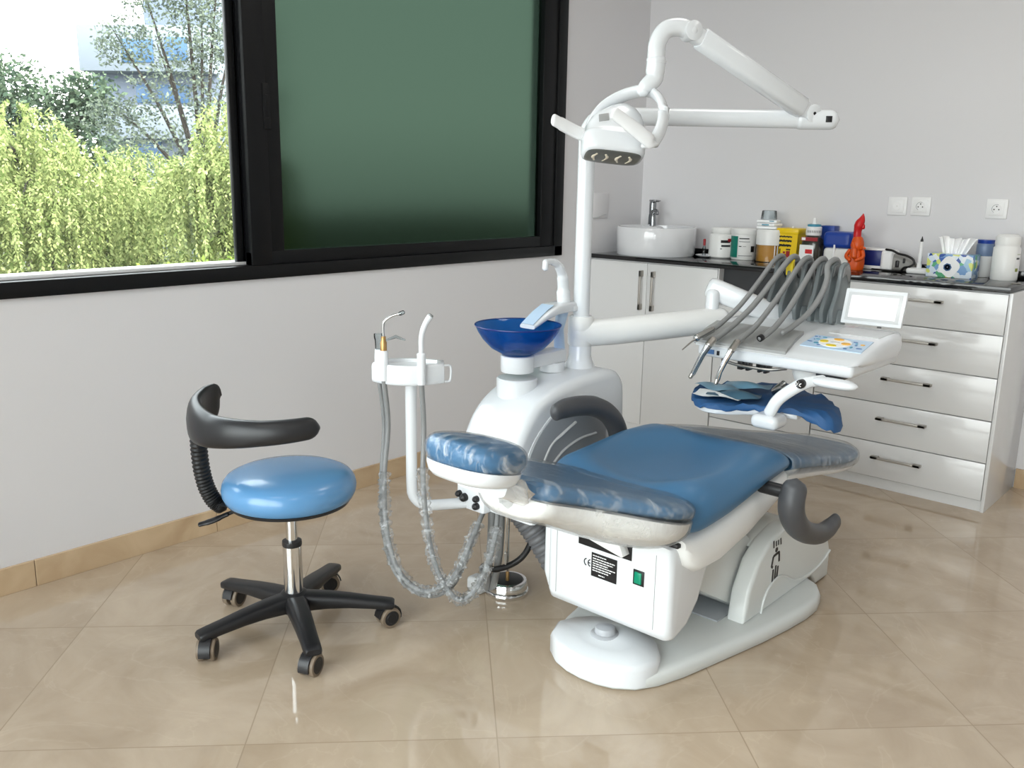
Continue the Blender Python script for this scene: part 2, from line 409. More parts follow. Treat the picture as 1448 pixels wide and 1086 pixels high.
struct(quadwall('wall_back', [(-T, RX + T, 0, T, 0, RZ)]), 'plain white wall behind the counter', 'wall')
struct(quadwall('wall_right', [(RX, RX + T, RY, 0, 0, RZ)]), 'white side wall out of frame', 'wall')
FX0, FX1, FZ0, FZ1 = .1, 3.7, .05, 2.62
struct(quadwall('wall_front', [(-T, FX0, RY - T, RY, 0, RZ), (FX1, RX + T, RY - T, RY, 0, RZ), (FX0, FX1, RY - T, RY, 0, FZ0), (FX0, FX1, RY - T, RY, FZ1, RZ)]), 'white wall behind the camera', 'wall')
# skirting of beige stone, with joints
def skirting(name, segs, label):
    b = MB()
    for q in segs: b.box(*q, b=.0015)
    return struct(b.build(name, 'skirting_stone', smooth=False), label, 'skirting')
ys = [RY, -5.26, -4.67, -4.08, -3.36, -2.72, -2.10, -1.5, -.92, -.47]
skirting('baseboard_left', [(0, .012, a + .001, b_ - .001, 0, .088) for a, b_ in zip(ys, ys[1:])], 'beige stone skirting below the window wall')
skirting('baseboard_back', [(2.05, 2.6, -.012, 0, 0, .088), (2.602, 3.2, -.012, 0, 0, .088), (3.202, RX, -.012, 0, 0, .088)], 'beige stone skirting right of the drawers')

# ------------------------------------------------------------------ window_1: black sliding window
wf = MB()
xa, xb = -.075, .014
wf.box(xa, xb, WY0, WY1, WZ0 + .0, WZ0 + .05, b=.003)            # bottom rail
wf.box(xa, xb, WY0, WY1, WZ1 - .05, WZ1, b=.003)
wf.box(xa, xb, WY0, WY0 + .05, WZ0, WZ1, b=.003)
wf.box(xa, xb, WY1 - .062, WY1, WZ0, WZ1, b=.003)
win = struct(wf.build('window_1', 'black_alu', sharp=30), 'wide black aluminium sliding window with a clear and a frosted sash', 'window')
sf = MB(); y0, y1, z0, z1 = -2.515, WY1 - .062, WZ0 + .048, WZ1 - .048
# sash profile: stile left wide and stepped, bottom rail, right stile
sf.box(-.035, .008, y0, y0 + .085, z0, z1, b=.003); sf.box(-.04, .003, y0 + .08, -2.372, z0, z1, b=.004)
sf.box(-.04, .006, -.885, y1, z0, z1, b=.004); sf.box(-.04, .004, y0, y1, z0, z0 + .052, b=.004); sf.box(-.04, .004, y0, y1, z1 - .05, z1, b=.004)
sash = sf.build('sash', 'black_alu', win, sharp=30)
MB().box(-.026, -.020, -2.38, -.88, z0 + .045, z1 - .045).build('frosted_pane', 'frosted_green', sash, smooth=False)
pl = MB().box(.002, .012, -2.445, -2.415, 1.46, 1.62, b=.004); pl.box(.010, .0135, -2.437, -2.423, 1.50, 1.58, b=.002)
pl.build('latch', 'black_alu', sash)
cs = MB(); ya, yb = WY0 + .05, -2.5
cs.box(-.068, -.045, yb - .045, yb + .02, z0, z1, b=.003); cs.box(-.066, -.047, ya, ya + .05, z0, z1, b=.003)
cs.box(-.066, -.047, ya, yb, z1 - .04, z1, b=.003)
cs.box(-.060, -.045, yb - .02, yb - .012, z0, z1, b=.002, m=1)
csh = cs.build('clear_sash', ['black_alu', 'dark_steel'], win)
MB().box(-.058, -.054, ya + .01, yb - .02, z0, z1 - .02).build('clear_pane', 'window_glass', csh, smooth=False)
MB().box(-.22, -.076, ya - .04, yb + .05, WZ0 + .028, WZ0 + .052, b=.004).box(-.07, -.04, ya, yb, WZ0 + .05, WZ0 + .062, b=.002).build('outer_sill', 'white_label', win)
# window_2 behind the camera
w2 = MB()
for q in ((FX0, FX1, FZ0, FZ0 + .05), (FX0, FX1, FZ1 - .05, FZ1)): w2.box(q[0], q[1], RY - .09, RY + .01, q[2], q[3], b=.003)
for xx in (FX0, (FX0 + FX1) / 2 - .04, FX1 - .06): w2.box(xx, xx + .06, RY - .09, RY + .01, FZ0, FZ1, b=.003)
o2 = struct(w2.build('window_2', 'black_alu'), 'black framed window behind the camera', 'window')
MB().box(FX0 + .04, FX1 - .04, RY - .05, RY - .046, FZ0 + .04, FZ1 - .04).build('clear_pane', 'window_glass', o2, smooth=False)

# ------------------------------------------------------------------ sockets
def wall_plate(x, z, kind, label):
    b = MB().box(x - .0425, x + .0425, -.007, -.0004, z - .0415, z + .0415, b=.003)
    b.box(x - .029, x + .029, -.0095, -.004, z - .029, z + .029, b=.002)
    o = thing('wall_socket' if kind else 'blank_plate', (x, 0, z), label, 'socket' if kind else 'cover plate', None)
    b.build('plate', 'white_label', o)
    if kind:
        r = MB().lathe([(.0205, -.0096), (.0205, -.0112), (.0185, -.0112), (.018, -.0097), (.0, -.0097)], (x, 0, z), 28, axis='y')
        r.build('recess_ring', 'white_label', o)
        arc = MB().sweep([(x + .0185 * math.cos(q), -.0102, z + .0185 * math.sin(q)) for q in [math.radians(70 + 17 * k) for k in range(11)]], .0012, 6); arc.build('recess_shade', 'hose_grey', o)  # grey arc stands in for the shade inside the socket recess
        q = MB()
        for dx, dz in ((-.0095, -.003), (.0095, -.003), (0, .010)): q.lathe([(.0028, -.0098), (.0028, -.0106), (0, -.0106)], (x + dx, 0, z + dz), 12, axis='y')
        q.build('pin_holes', 'black_print', o)
    else:
        MB().lathe([(.0175, -.0094), (.0175, -.0104), (.0, -.0104)], (x, 0, z), 28, axis='y').build('inner_disc', 'white_label', o)
        MB().lathe([(.0016, -.0103), (.0016, -.0112), (0, -.0112)], (x, 0, z), 10, axis='y').build('outlet_dot', 'dark_steel', o)
wall_plate(1.412, 1.209, 0, 'white cover plate with one small dot, left beside the paired socket')
wall_plate(1.516, 1.211, 1, 'white wall socket next to the blank cover plate')
wall_plate(1.832, 1.210, 1, 'white wall socket on its own at the right, above the wipes canister')
wp = thing('wall_box_cover', (0, -.394, 1.17), 'faint white square cover on the wall left of the sink', 'cover plate')
MB().box(.0004, .008, -.461, -.327, 1.105, 1.236, b=.003).build('cover', 'wall_paint', wp)
MB().sweep(crv([(.010, -.46, 1.108), (.014, -.42, 1.112), (.012, -.38, 1.122), (.010, -.35, 1.124)], 5), .0022, 6).build('cord', 'light_grey', wp)

# ================================================================== outside
def tree_leaves(b, c, n, rad, size, rng, flat=False):
    for _ in range(n):
        while True:
            p = Vector((rng.uniform(-1, 1), rng.uniform(-1, 1), rng.uniform(-1, 1)))
            if p.length < 1: break
        q = Vector((c[0] + p.x * rad[0], c[1] + p.y * rad[1], c[2] + p.z * rad[2]))
        leaf(b, q, size * rng.uniform(.6, 1.3), rng)
def leaf(b, q, s, rng, d=None):
    a = d if d else Vector((rng.uniform(-1, 1), rng.uniform(-1, 1), rng.uniform(-1, .6))).normalized()
    w = a.cross(Vector((rng.uniform(-1, 1), rng.uniform(-1, 1), rng.uniform(-1, 1)))).normalized()
    e = q + a * s; mid = q + a * s * .5
    b.add([q, mid + w * s * .26, e, mid - w * s * .26], [(0, 1, 2, 3)])
def weeping(name, base, top, rad, strands, rng, label, mname='leaf_weeping', drop=(.5, 1.3)):
    o = thing(name, base, label, 'tree')
    tr = MB(); cx, cy, cz = base
    tr.sweep(crv([base, (cx + .1, cy, lerp(cz, top, .4)), (cx - .05, cy + .1, top - .75)], 6), [.14, .13, .13, .12, .12, .11, .10, .09, .08, .07, .06, .05, .04], 8)
    for k in range(9):
        a = k * 2.4; rr = rad * rng.uniform(.5, .9)
        s0 = Vector((cx, cy, top - rng.uniform(.7, 1.5)))
        tr.sweep(crv([s0, s0 + Vector((math.cos(a) * rr * .4, math.sin(a) * rr * .4, .25)), s0 + Vector((math.cos(a) * rr * .75, math.sin(a) * rr * .75, .1))], 4), [.022] * 4 + [.012] * 5, 5)
    tr.build('trunk', 'bark', o)
    b = MB()
    # clumped boughs, each a fountain of hanging strands
    bough = []
    for k in range(max(9, strands // 30)):
        a = rng.uniform(0, 2 * PI); rr = rad * math.sqrt(rng.uniform(.02, 1))
        bough.append((cx + rr * math.cos(a), cy + rr * math.sin(a), top - (rr / rad) ** 2 * .8 - rng.uniform(0, .35)))
    for k in range(strands):
        bx, by, bz = bough[k % len(bough)]
        a = rng.uniform(0, 2 * PI); r0 = rng.uniform(0, .32)
        p = Vector((bx + r0 * math.cos(a), by + r0 * math.sin(a), bz - r0 * r0 * 1.4 + rng.uniform(-.05, .06)))
        out = Vector((math.cos(a), math.sin(a), .5)) * rng.uniform(.02, .05); L = rng.uniform(*drop); st = .030; n = int(L / st)
        vel = out.copy()
        for i in range(n):
            vel += Vector((rng.uniform(-.006, .006), rng.uniform(-.006, .006), -.013)); vel = vel.normalized() * st; p = p + vel
            side = vel.cross(Vector((rng.uniform(-1, 1), rng.uniform(-1, 1), .2))).normalized()
            for sg in (-1, 1): leaf(b, p, rng.uniform(.032, .060), rng, (side * sg * .8 + vel.normalized() * .9).normalized())
    f = b.build('foliage', mname, o, smooth=False); f['kind'] = 'stuff'
    return o
R1 = random.Random(3)
weeping('weeping_tree', (-6.85, -.62, -3.2), 2.05, .95, 680, R1, 'drooping bright green tree filling the lower left of the window')
weeping('weeping_tree', (-7.3, .72, -3.2), 1.72, .62, 420, R1, 'drooping light green tree in the middle, left of the reddish tipped one')
weeping('weeping_tree', (-5.0, .36, -3.2), 2.0, .40, 440, R1, 'narrow drooping yellow-green tree with reddish tips beside the window mullion', drop=(.4, 1.1))
def crown_tree(name, base, blobs, n, leafsize, mname, label, limbs, rng):
    o = thing(name, base, label, 'tree')
    tr = MB()
    for pts, r0, r1 in limbs:
        P = crv(pts, 6); tr.sweep(P, [lerp(r0, r1, i / (len(P) - 1)) for i in range(len(P))], 6)
    tr.build('trunk', 'bark', o)
    b = MB(); tot = sum(q[3] for q in blobs)
    for x, y, z, r in blobs:
        # leaf tufts on an uneven ball
        for _ in range(int(n * r / tot / 14)):
            d = Vector((rng.gauss(0, 1), rng.gauss(0, 1), rng.gauss(0, 1))).normalized() * r * rng.uniform(.45, 1.05)
            tree_leaves(b, (x + d.x, y + d.y, z + d.z * .85), 14, (leafsize * 1.9,) * 3, leafsize, rng)
    f = b.build('foliage', mname, o, smooth=False); f['kind'] = 'stuff'
    return o
R2 = random.Random(11)
crown_tree('broadleaf_tree', (-13.6, 1.7, -3.2),
    [(-14.1, 1.6, 2.6, .8), (-13.5, 1.9, 2.2, .75), (-13.0, 2.4, 1.8, .7), (-13.9, 1.2, 1.8, .9), (-12.9, 2.6, 2.55, .45), (-13.3, 2.0, 1.3, .9), (-14.5, 1.3, 3.0, .5), (-12.6, 2.9, 1.2, .6), (-14.2, .9, 1.1, .8)],
    15000, .105, 'leaf_dark', 'dark green broadleaf tree at the far left of the view',
    [([(-13.6, 1.7, -3.2), (-13.6, 1.75, -.5), (-13.5, 1.8, 1.8)], .16, .06), ([(-13.55, 1.8, .3), (-13.2, 2.2, 1.2), (-12.9, 2.5, 2.2)], .07, .02), ([(-13.55, 1.7, .2), (-14, 1.4, 1.5), (-14.3, 1.4, 2.6)], .07, .02)], R2)
limbs = [([(-9.6, 2.7, -3.2), (-9.6, 2.75, -.6), (-9.55, 2.8, 1.2)], .15, .07)]
for ex, ey, ez in ((-10.5, 2.0, 3.3), (-10.2, 2.3, 4.0), (-9.9, 2.8, 4.6), (-9.4, 3.1, 4.3), (-9.2, 3.2, 3.4), (-10.6, 1.9, 2.3), (-9.6, 2.9, 3.6), (-9.0, 3.3, 2.5), (-10.0, 2.4, 3.1)):
    limbs.append(([(-9.58, 2.76, .5 + R2.uniform(0, .7)), (lerp(-9.58, ex, .5), lerp(2.76, ey, .5), lerp(1.0, ez, .55)), (ex, ey, ez)], .045, .008))
crown_tree('wispy_tree', (-9.6, 2.7, -3.2),
    [(-10.4, 2.1, 3.1, .42), (-10.1, 2.4, 3.8, .4), (-9.8, 2.8, 4.3, .5), (-9.4, 3.1, 3.9, .55), (-9.2, 3.2, 3.1, .6), (-10.5, 1.9, 2.1, .4), (-9.8, 2.6, 2.5, .7), (-9.0, 3.2, 2.2, .6), (-10.0, 2.3, 1.6, .7), (-9.3, 2.9, 1.4, .6), (-9.6, 2.8, 3.3, .6)],
    14000, .062, 'leaf_sparse', 'tall wispy grey-green tree with bare thin branches in front of the pale building', limbs, R2)
R3 = random.Random(5)
for i, (x, y, z, r, lab) in enumerate(((-4.7, -1.95, .25, .5, 'bright green shrub top at the lower left corner of the window'), (-4.15, -1.35, .33, .42, 'bright green shrub top second from the left along the sill'),
        (-3.8, -.9, .36, .42, 'bright green shrub top third from the left along the sill'), (-3.5, -.45, .45, .4, 'bright green shrub top fourth from the left, near the mullion'), (-3.4, .05, .5, .36, 'bright green shrub top hard against the mullion'))):
    o = thing('shrub', (x, y, -3.2), lab, 'shrub', 'shrubs below the window')
    MB().sweep([(x, y, -3.2), (x + .03, y, -1.5), (x, y, z)], [.05, .04, .02], 6).build('stem', 'bark', o)
    b = MB()
    for _ in range(330):
        d = Vector((R3.gauss(0, 1), R3.gauss(0, 1), R3.gauss(0, 1))).normalized() * r * R3.uniform(.3, 1)
        tree_leaves(b, (x + d.x, y + d.y, z - .1 + d.z * .8), 9, (.07,) * 3, .05, R3)
    b.build('foliage', 'leaf_bush', o, smooth=False)['kind'] = 'stuff'
struct(MB().box(-90, -.6, -60, 90, -3.4, -3.2).build('outside_ground', 'earth', smooth=False), 'ground far below the window', 'ground')
# pale apartment block, about 45 m off
bo = thing('apartment_block', (-43, 19, -3.2), 'pale white apartment block with blue windows beyond the trees', 'building')
ux, uy = V(.78, .63, 0), V(-.63, .78, 0)     # facade direction, depth direction
def bl(b, s0, s1, d0, d1, z0, z1, m=0):
    o = V(-44.6, 16.8, 0)
    b.obox(o + ux * (s0 + s1) / 2 + uy * (d0 + d1) / 2 + V(0, 0, (z0 + z1) / 2), ux * (s1 - s0) / 2, uy * (d1 - d0) / 2, V(0, 0, (z1 - z0) / 2), .02, m)
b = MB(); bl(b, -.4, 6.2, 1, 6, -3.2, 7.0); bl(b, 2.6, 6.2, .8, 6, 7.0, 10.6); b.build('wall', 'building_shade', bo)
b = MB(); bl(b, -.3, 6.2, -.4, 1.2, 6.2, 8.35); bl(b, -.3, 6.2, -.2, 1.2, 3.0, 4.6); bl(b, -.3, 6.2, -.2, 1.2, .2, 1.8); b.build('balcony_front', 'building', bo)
for s0, s1, z0, z1, dd in ((1.9, 3.5, 6.6, 7.7, -.41), (4.1, 5.2, 6.7, 7.8, -.41), (1.9, 2.6, 4.8, 5.7, .95), (3.0, 4.6, 4.8, 5.7, .95), (-.35, .2, 4.7, 5.8, .95), (-.5, .1, 6.3, 7.5, .6), (1.5, 3.0, 2.0, 2.9, .95)):
    w = MB(); bl(w, s0, s1, dd - .05, dd + .1, z0, z1); w.build('window', 'building_glass', bo)
# ================================================================== cabinets
CF = -.46                                        # plane of the cabinet fronts
def carcass(b, x0, x1):
    b.box(x0, x1, CF + .019, -.001, .045, .898); b.box(x0, x1, CF + .012, -.03, .0, .045)
def bar_handle(name, parent, a, b_, axis):
    h = MB(); w = .0055
    def blk(p0, p1, y0, y1):
        (h.box(p0, p1, y0, y1, a[1] - w, a[1] + w, b=.0015) if axis == 'x' else h.box(a[0] - w, a[0] + w, y0, y1, p0, p1, b=.0015))
    s, e = (a[0], b_[0]) if axis == 'x' else (a[1], b_[1])
    blk(s, e, CF - .030, CF - .022); blk(s, s + .03, CF - .030, CF - .0); blk(e - .03, e, CF - .030, CF - .0)
    return h.build(name, 'handle_steel', parent)
sc_ = thing('sink_cabinet', (.38, -.23, 0), 'white double-door cabinet under the round sink in the corner', 'cabinet')
b = MB(); carcass(b, .003, .764); b.build('body', 'cabinet_white', sc_)
d1 = MB().box(.005, .3615, CF, CF + .018, .047, .893, b=.0015).build('door', 'cabinet_white', sc_)
bar_handle('handle', d1, (.337, .656), (.337, .857), 'z')
d2 = MB().box(.3645, .762, CF, CF + .018, .047, .893, b=.0015).build('door', 'cabinet_white', sc_)
bar_handle('handle', d2, (.409, .656), (.409, .857), 'z')
mc = thing('base_cabinet', (1.02, -.23, 0), 'white cabinet with a dark recess on top, between the sink cabinet and the drawers', 'cabinet')
b = MB(); b.box(.767, 1.285, CF + .019, -.001, .045, .725); b.box(.767, 1.285, CF + .012, -.03, 0, .045); b.box(.767, .772, CF, -.001, .725, .898); b.box(1.280, 1.285, CF, -.001, .725, .898); b.build('body', 'cabinet_white', mc)
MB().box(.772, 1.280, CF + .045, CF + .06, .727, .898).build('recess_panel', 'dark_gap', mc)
MB().box(.768, 1.284, CF, CF + .018, .170, .722, b=.0015).build('door', 'cabinet_white', mc)
dl = MB().box(.768, 1.284, CF, CF + .018, .047, .165, b=.0015).build('drawer', 'cabinet_white', mc)
dr = thing('drawer_unit', (1.67, -.23, 0), 'white five-drawer unit with steel bar handles at the right end of the counter', 'drawer unit')
b = MB(); carcass(b, 1.288, 2.045); b.box(2.032, 2.046, CF + .001, -.001, .0, .900, b=.001); b.build('body', 'cabinet_white', dr)
lv = [.0475, .207, .383, .559, .731, .895]
hz = [.143, .3175, .495, .669, .842]
for k in range(5):
    o = MB().box(1.290, 2.030, CF, CF + .018, lv[k] + .002, lv[k + 1] - .002, b=.0015).build('drawer', 'cabinet_white', dr)
    bar_handle('handle', o, (1.579 + .004 * k, hz[k]), (1.787 + .002 * k, hz[k]), 'x')
ct = thing('worktop', (1.0, -.23, .9), 'glossy black stone worktop with a low upstand along the wall', 'worktop')
MB().box(.002, 2.036, CF - .006, -.001, .9005, .922, b=.0015).build('slab', 'granite', ct)
MB().box(.002, 2.036, -.014, -.001, .922, .952, b=.0015).build('upstand', 'granite', ct)
CT = .9222
# ------------------------------------------------------------------ basin and tap
bs = thing('wash_basin', (.262, -.238, CT), 'round white countertop basin in the corner beside the pole', 'basin')
MB().lathe([(.0, CT), (.201, CT), (.205, CT + .006), (.2075, CT + .09), (.209, CT + .142), (.207, CT + .1455), (.200, CT + .1465), (.196, CT + .143), (.190, CT + .06), (.165, CT + .03), (.03, CT + .02), (0, CT + .02)], (.262, -.238, 0), 64).build('bowl', 'ceramic', bs)
MB().lathe([(.0, CT + .024), (.02, CT + .024), (.026, CT + .0215)], (.262, -.238, 0), 24).build('drain', 'chrome', bs)
MB().box(.085, .20, -.135, -.075, CT + .105, CT + .142, b=.012).build('tap_ledge', 'ceramic', bs)
tp = thing('mixer_tap', (.145, -.105, CT + .1425), 'chrome mixer tap standing on the back of the round basin', 'tap')
dx, dy = .80, -.60
b = MB()
for off, w in ((-.026, .008), (.018, .012)):
    pts = [(.145 + dx * off, -.105 + dy * off, CT + .143), (.145 + dx * off * .8, -.105 + dy * off * .8, CT + .19), (.145 + dx * off * .25, -.105 + dy * off * .25, CT + .225)]
    b.sweep(crv(pts, 5), [(w, .014)] * 11, 10, up=(-dy, dx, 0))
b.sweep([(.145, -.105, CT + .215), (.145, -.105, CT + .262)], [(.019, .019)] * 2, 20)
b.build('tap_body', 'tap_chrome', tp)
MB().sweep(crv([(.145, -.105, CT + .218), (.172, -.125, CT + .222), (.196, -.143, CT + .220), (.203, -.149, CT + .206)], 5), [.012] * 10 + [.010] * 6, 14, round_ends=False).build('spout', 'tap_chrome', tp)
MB().obox((.160, -.116, CT + .276), V(dx, dy, 0) * .036, V(-dy, dx, 0) * .017, V(0, 0, .006), .004).obox((.208, -.152, CT + .278), V(dx, dy, 0) * .022, V(-dy, dx, 0) * .006, V(0, 0, .003), .002).build('lever', 'tap_chrome', tp)

# ------------------------------------------------------------------ things on the worktop
def arcband(b, c, r, a0, a1, z0, z1, m=0, n=14):
    """piece of a label wrapped on a cylinder, angles in degrees"""
    vs = []; 
    for i in range(n + 1):
        a = math.radians(lerp(a0, a1, i / n)); vs += [(c[0] + r * math.cos(a), c[1] + r * math.sin(a), z0), (c[0] + r * math.cos(a), c[1] + r * math.sin(a), z1)]
    return b.add(vs, [(2 * i, 2 * i + 2, 2 * i + 3, 2 * i + 1) for i in range(n)], m)
VIEW = -57                                       # direction (deg) from which the jars are seen
# jar with dish and vial
c = (.571, -.115); z = CT
o = thing('dish', (.515, -.135, z), 'small white dish under the first jar beside the basin', 'dish')
MB().lathe([(0, z + .001), (.05, z + .001), (.062, z + .009), (.060, z + .0105), (.048, z + .004), (0, z + .004)], (.515, -.135, 0), 32).build('plate', 'ceramic', o)
o = thing('glass_vial', (.503, -.150, z + .005), 'tiny vial with a red cap standing on the white dish', 'vial')
MB().lathe([(0, z + .005), (.009, z + .005), (.0095, z + .045), (.005, z + .056), (.005, z + .06)], (.503, -.150, 0), 16).build('glass', 'clear_plastic', o)
MB().lathe([(.0065, z + .058), (.0070, z + .088), (.005, z + .092), (0, z + .092)], (.503, -.150, 0), 16).build('cap', 'dark_red', o)
o = thing('plastic_jar', (*c, z), 'white screw-top jar with a dark and red logo nearest the basin', 'jar')
z0 = z + .006
MB().lathe([(0, z), (.058, z), (.064, z0), (.064, z0 + .105), (.060, z0 + .112), (.052, z0 + .118), (.052, z0 + .125)], (c[0] + .012, c[1], 0), 40).build('body', 'jar_white', o)
MB().lathe([(.054, z0 + .118), (.056, z0 + .121), (.057, z0 + .143), (.054, z0 + .148), (0, z0 + .148)], (c[0] + .012, c[1], 0), 40).build('lid', 'jar_white', o)
lb = MB(); cc = (c[0] + .012, c[1])
arcband(lb, cc, .0645, -65, -20, z0 + .072, z0 + .086, 0); arcband(lb, cc, .0645, -33, -15, z0 + .078, z0 + .094, 1); arcband(lb, cc, .0645, -62, -18, z0 + .052, z0 + .062, 2); arcband(lb, cc, .0645, -66, -58, z0 + .040, z0 + .044, 0)
lb.build('printed_logo', ['black_print', 'dark_red', 'dark_gap'], o)
c = (.712, -.12)
o = thing('plastic_tub', (*c, z), 'white tub with a green label band, second from the basin', 'tub')
MB().lathe([(0, z), (.058, z), (.061, z + .006), (.064, z + .128)], (*c, 0), 40).build('body', 'jar_white', o)
MB().lathe([(.066, z + .126), (.0675, z + .130), (.067, z + .152), (.063, z + .156), (0, z + .156)], (*c, 0), 40).build('lid', 'jar_white', o)
lb = MB(); arcband(lb, c, .0655, -142, -90, z + .012, z + .118, 0)
for k, (a0, a1, zz, hh, mm) in enumerate(((-84, -40, .104, .005, 1), (-84, -36, .090, .003, 2), (-84, -72, .066, .004, 1), (-66, -52, .067, .002, 2), (-84, -20, .020, .003, 2), (-30, -12, .04, .03, 1))): arcband(lb, c, .0655, a0, a1, z + zz, z + zz + hh, mm)
lb.build('label_band', ['green_label', 'black_print', 'hose_grey'], o)
# measuring canister with orange powder
c = (.862, -.135)
o = thing('powder_canister', (*c, z), 'clear canister half full of orange powder with a frosted upper part', 'canister')
MB().lathe([(0, z + .003), (.0645, z + .003), (.0655, z + .082), (0, z + .082)], (*c, 0), 40).build('powder', 'powder_orange', o)
MB().lathe([(0, z), (.067, z), (.068, z + .086)], (*c, 0), 40).build('clear_wall', 'clear_plastic', o)
MB().lathe([(.068, z + .083), (.0695, z + .15), (.066, z + .158), (0, z + .158)], (*c, 0), 40).build('lid', 'jar_white', o)
lb = MB(); arcband(lb, c, .0685, -46, -42, z + .004, z + .082); arcband(lb, c, .0685, -34, -30, z + .004, z + .082); lb.build('scale_strip', 'white_label', o)
zt = z + .1585
o = thing('folded_sachets', (.848, -.135, zt), 'small stack of folded white sachets lying on the powder canister', 'sachets')
b = MB()
for k, (a, dx_) in enumerate(((.1, 0), (-.15, .004), (.2, -.004))):
    b.obox((.848 + dx_, -.135, zt + .008 + .015 * k), V(math.cos(a), math.sin(a), 0) * .05, V(-math.sin(a), math.cos(a), 0) * .036, V(0, 0, .0068), .004)
b.build('sachets', 'paper', o)
b = MB(); b.obox((.862, -.173, zt + .022), V(.030, .006, 0), V(0, .0015, 0), V(0, 0, .003), 0); b.obox((.878, -.171, zt + .040), V(.010, .002, 0), V(0, .0015, 0), V(0, 0, .002), 0); b.build('teal_stripe', 'teal', o)
zt2 = zt + .0455
o = thing('clear_cup', (.845, -.135, zt2), 'little clear cup upside down on the sachets', 'cup')
MB().lathe([(.039, zt2), (.035, zt2 + .042), (.031, zt2 + .045), (0, zt2 + .045)], (.845, -.135, 0), 28).build('cup_wall', 'clear_plastic', o)
# yellow sharps box
o = thing('sharps_box', (.962, -.12, z), 'yellow sharps disposal box with black printing', 'sharps box')
b = MB(); x0, x1, ya, yb = .908, 1.016, -.165, -.06
b.rings([[(x0 + .006, ya + .004, z), (x1 - .004, ya + .004, z), (x1 - .004, yb, z), (x0 + .006, yb, z)], [(x0, ya, z + .145), (x1 - .0, ya, z + .145), (x1, yb, z + .145), (x0, yb, z + .145)]])
b.build('box', 'yellow', o)
MB().box(x0 - .003, x1 + .003, ya - .003, yb + .003, z + .140, z + .168, b=.006).build('lid', 'yellow', o)
MB().lathe([(.006, z + .168), (.006, z + .176), (0, z + .176)], (.965, -.115, 0), 12).build('lid_stud', 'white_label', o)
b = MB(); f = ya - .0012
def fr(x, zz, w, h, m=0): b.box(x - w / 2, x + w / 2, f - .0008, f + .003, z + zz - h / 2, z + zz + h / 2, m=m)
for zz, w, h in ((.128, .066, .008), (.108, .064, .011), (.086, .062, .012)):
    n_ = 9
    for k in range(n_): fr(.955 - w / 2 + w * (k + .5) / n_, zz + (.0008 if k % 2 else -.0006), w / n_ * .82, h * (.8 if k % 3 else 1))
for x_, zz, w, h, m in ((.930, .052, .004, .034, 0), (.952, .034, .016, .022, 0), (.952, .052, .010, .010, 1), (.972, .045, .018, .03, 1), (.972, .067, .02, .006, 0), (.926, .018, .010, .010, 0), (.950, .016, .02, .004, 1), (.974, .018, .008, .010, 1)): fr(x_, zz, w, h, m)
b.build('printing', ['black_print', 'dark_red'], o)
# brown bottle
c = (1.096, -.17)
o = thing('medicine_bottle', (*c, z), 'dark square-shouldered bottle with a white and red label and white cap', 'bottle')
def sq(r, zz, k=.55):
    out = []
    for i in range(32):
        a = 2 * PI * i / 32; cx_, sx_ = math.cos(a), math.sin(a); e = k
        out.append((c[0] + r * math.copysign(abs(cx_) ** e, cx_), c[1] + r * math.copysign(abs(sx_) ** e, sx_), zz))
    return out
MB().rings([sq(.043, z), sq(.046, z + .004), sq(.046, z + .105), sq(.043, z + .122, .7), sq(.034, z + .138, .9), sq(.030, z + .145, 1)]).build('glass_body', 'bottle_brown', o)
MB().lathe([(.034, z + .142), (.036, z + .145), (.036, z + .180), (.033, z + .183), (.0, z + .183)], (*c, 0), 30).build('cap', 'white_label', o)
b = MB(); b.lathe([(.031, z + .183), (.031, z + .193), (.02, z + .195), (0, z + .195)], (*c, 0), 26, m=0); b.lathe([(.012, z + .194), (.008, z + .2), (.007, z + .222), (0, z + .224)], (*c, 0), 16, m=1)
for k in range(9): arcband(b, c, .0363, -120 + k * 13, -113 + k * 13, z + .155, z + .166, 2, 2)
b.build('dropper_top', ['teal', 'white_label', 'hose_grey'], o)
b = MB(); yf = -.17 - .0462
b.box(1.053, 1.122, yf - .001, yf + .004, z + .004, z + .098, m=0); b.box(1.082, 1.116, yf - .0018, yf + .002, z + .058, z + .078, m=1); b.box(1.053, 1.122, yf - .0016, yf + .002, z + .004, z + .014, m=2)
b.box(1.056, 1.136, yf + .0012, yf + .006, z + .117, z + .134, m=2); b.box(1.060, 1.078, yf + .0002, yf + .005, z + .120, z + .132, m=0)
b.build('paper_label', ['white_label', 'red', 'dark_red'], o)
o = thing('blue_carton', (1.125, -.045, z), 'plain blue carton standing behind the dark bottle', 'carton')
MB().box(1.085, 1.155, -.075, -.016, z, z + .185, b=.003).build('carton', 'blue_lid', o)
# blue lidded container
c = (1.215, -.125)
o = thing('storage_tub', (*c, z), 'translucent tub with a deep blue lid behind the orange figurine', 'tub')
MB().rbox((c[0], c[1], z + .045), (.128, .11, .09), .018).build('tub', 'plaster', o)
MB().rbox((c[0], c[1], z + .126), (.136, .118, .075), .02).build('lid', 'blue_lid', o)
b = MB(); b.box(c[0] - .012, c[0] - .004, c[1] - .061, c[1] - .05, z + .03, z + .105, b=.002, m=0); b.box(c[0] - .014, c[0] + .014, c[1] - .0565, c[1] - .05, z + .004, z + .034, m=1); b.build('front_strip', ['white_label', 'olive_print'], o)
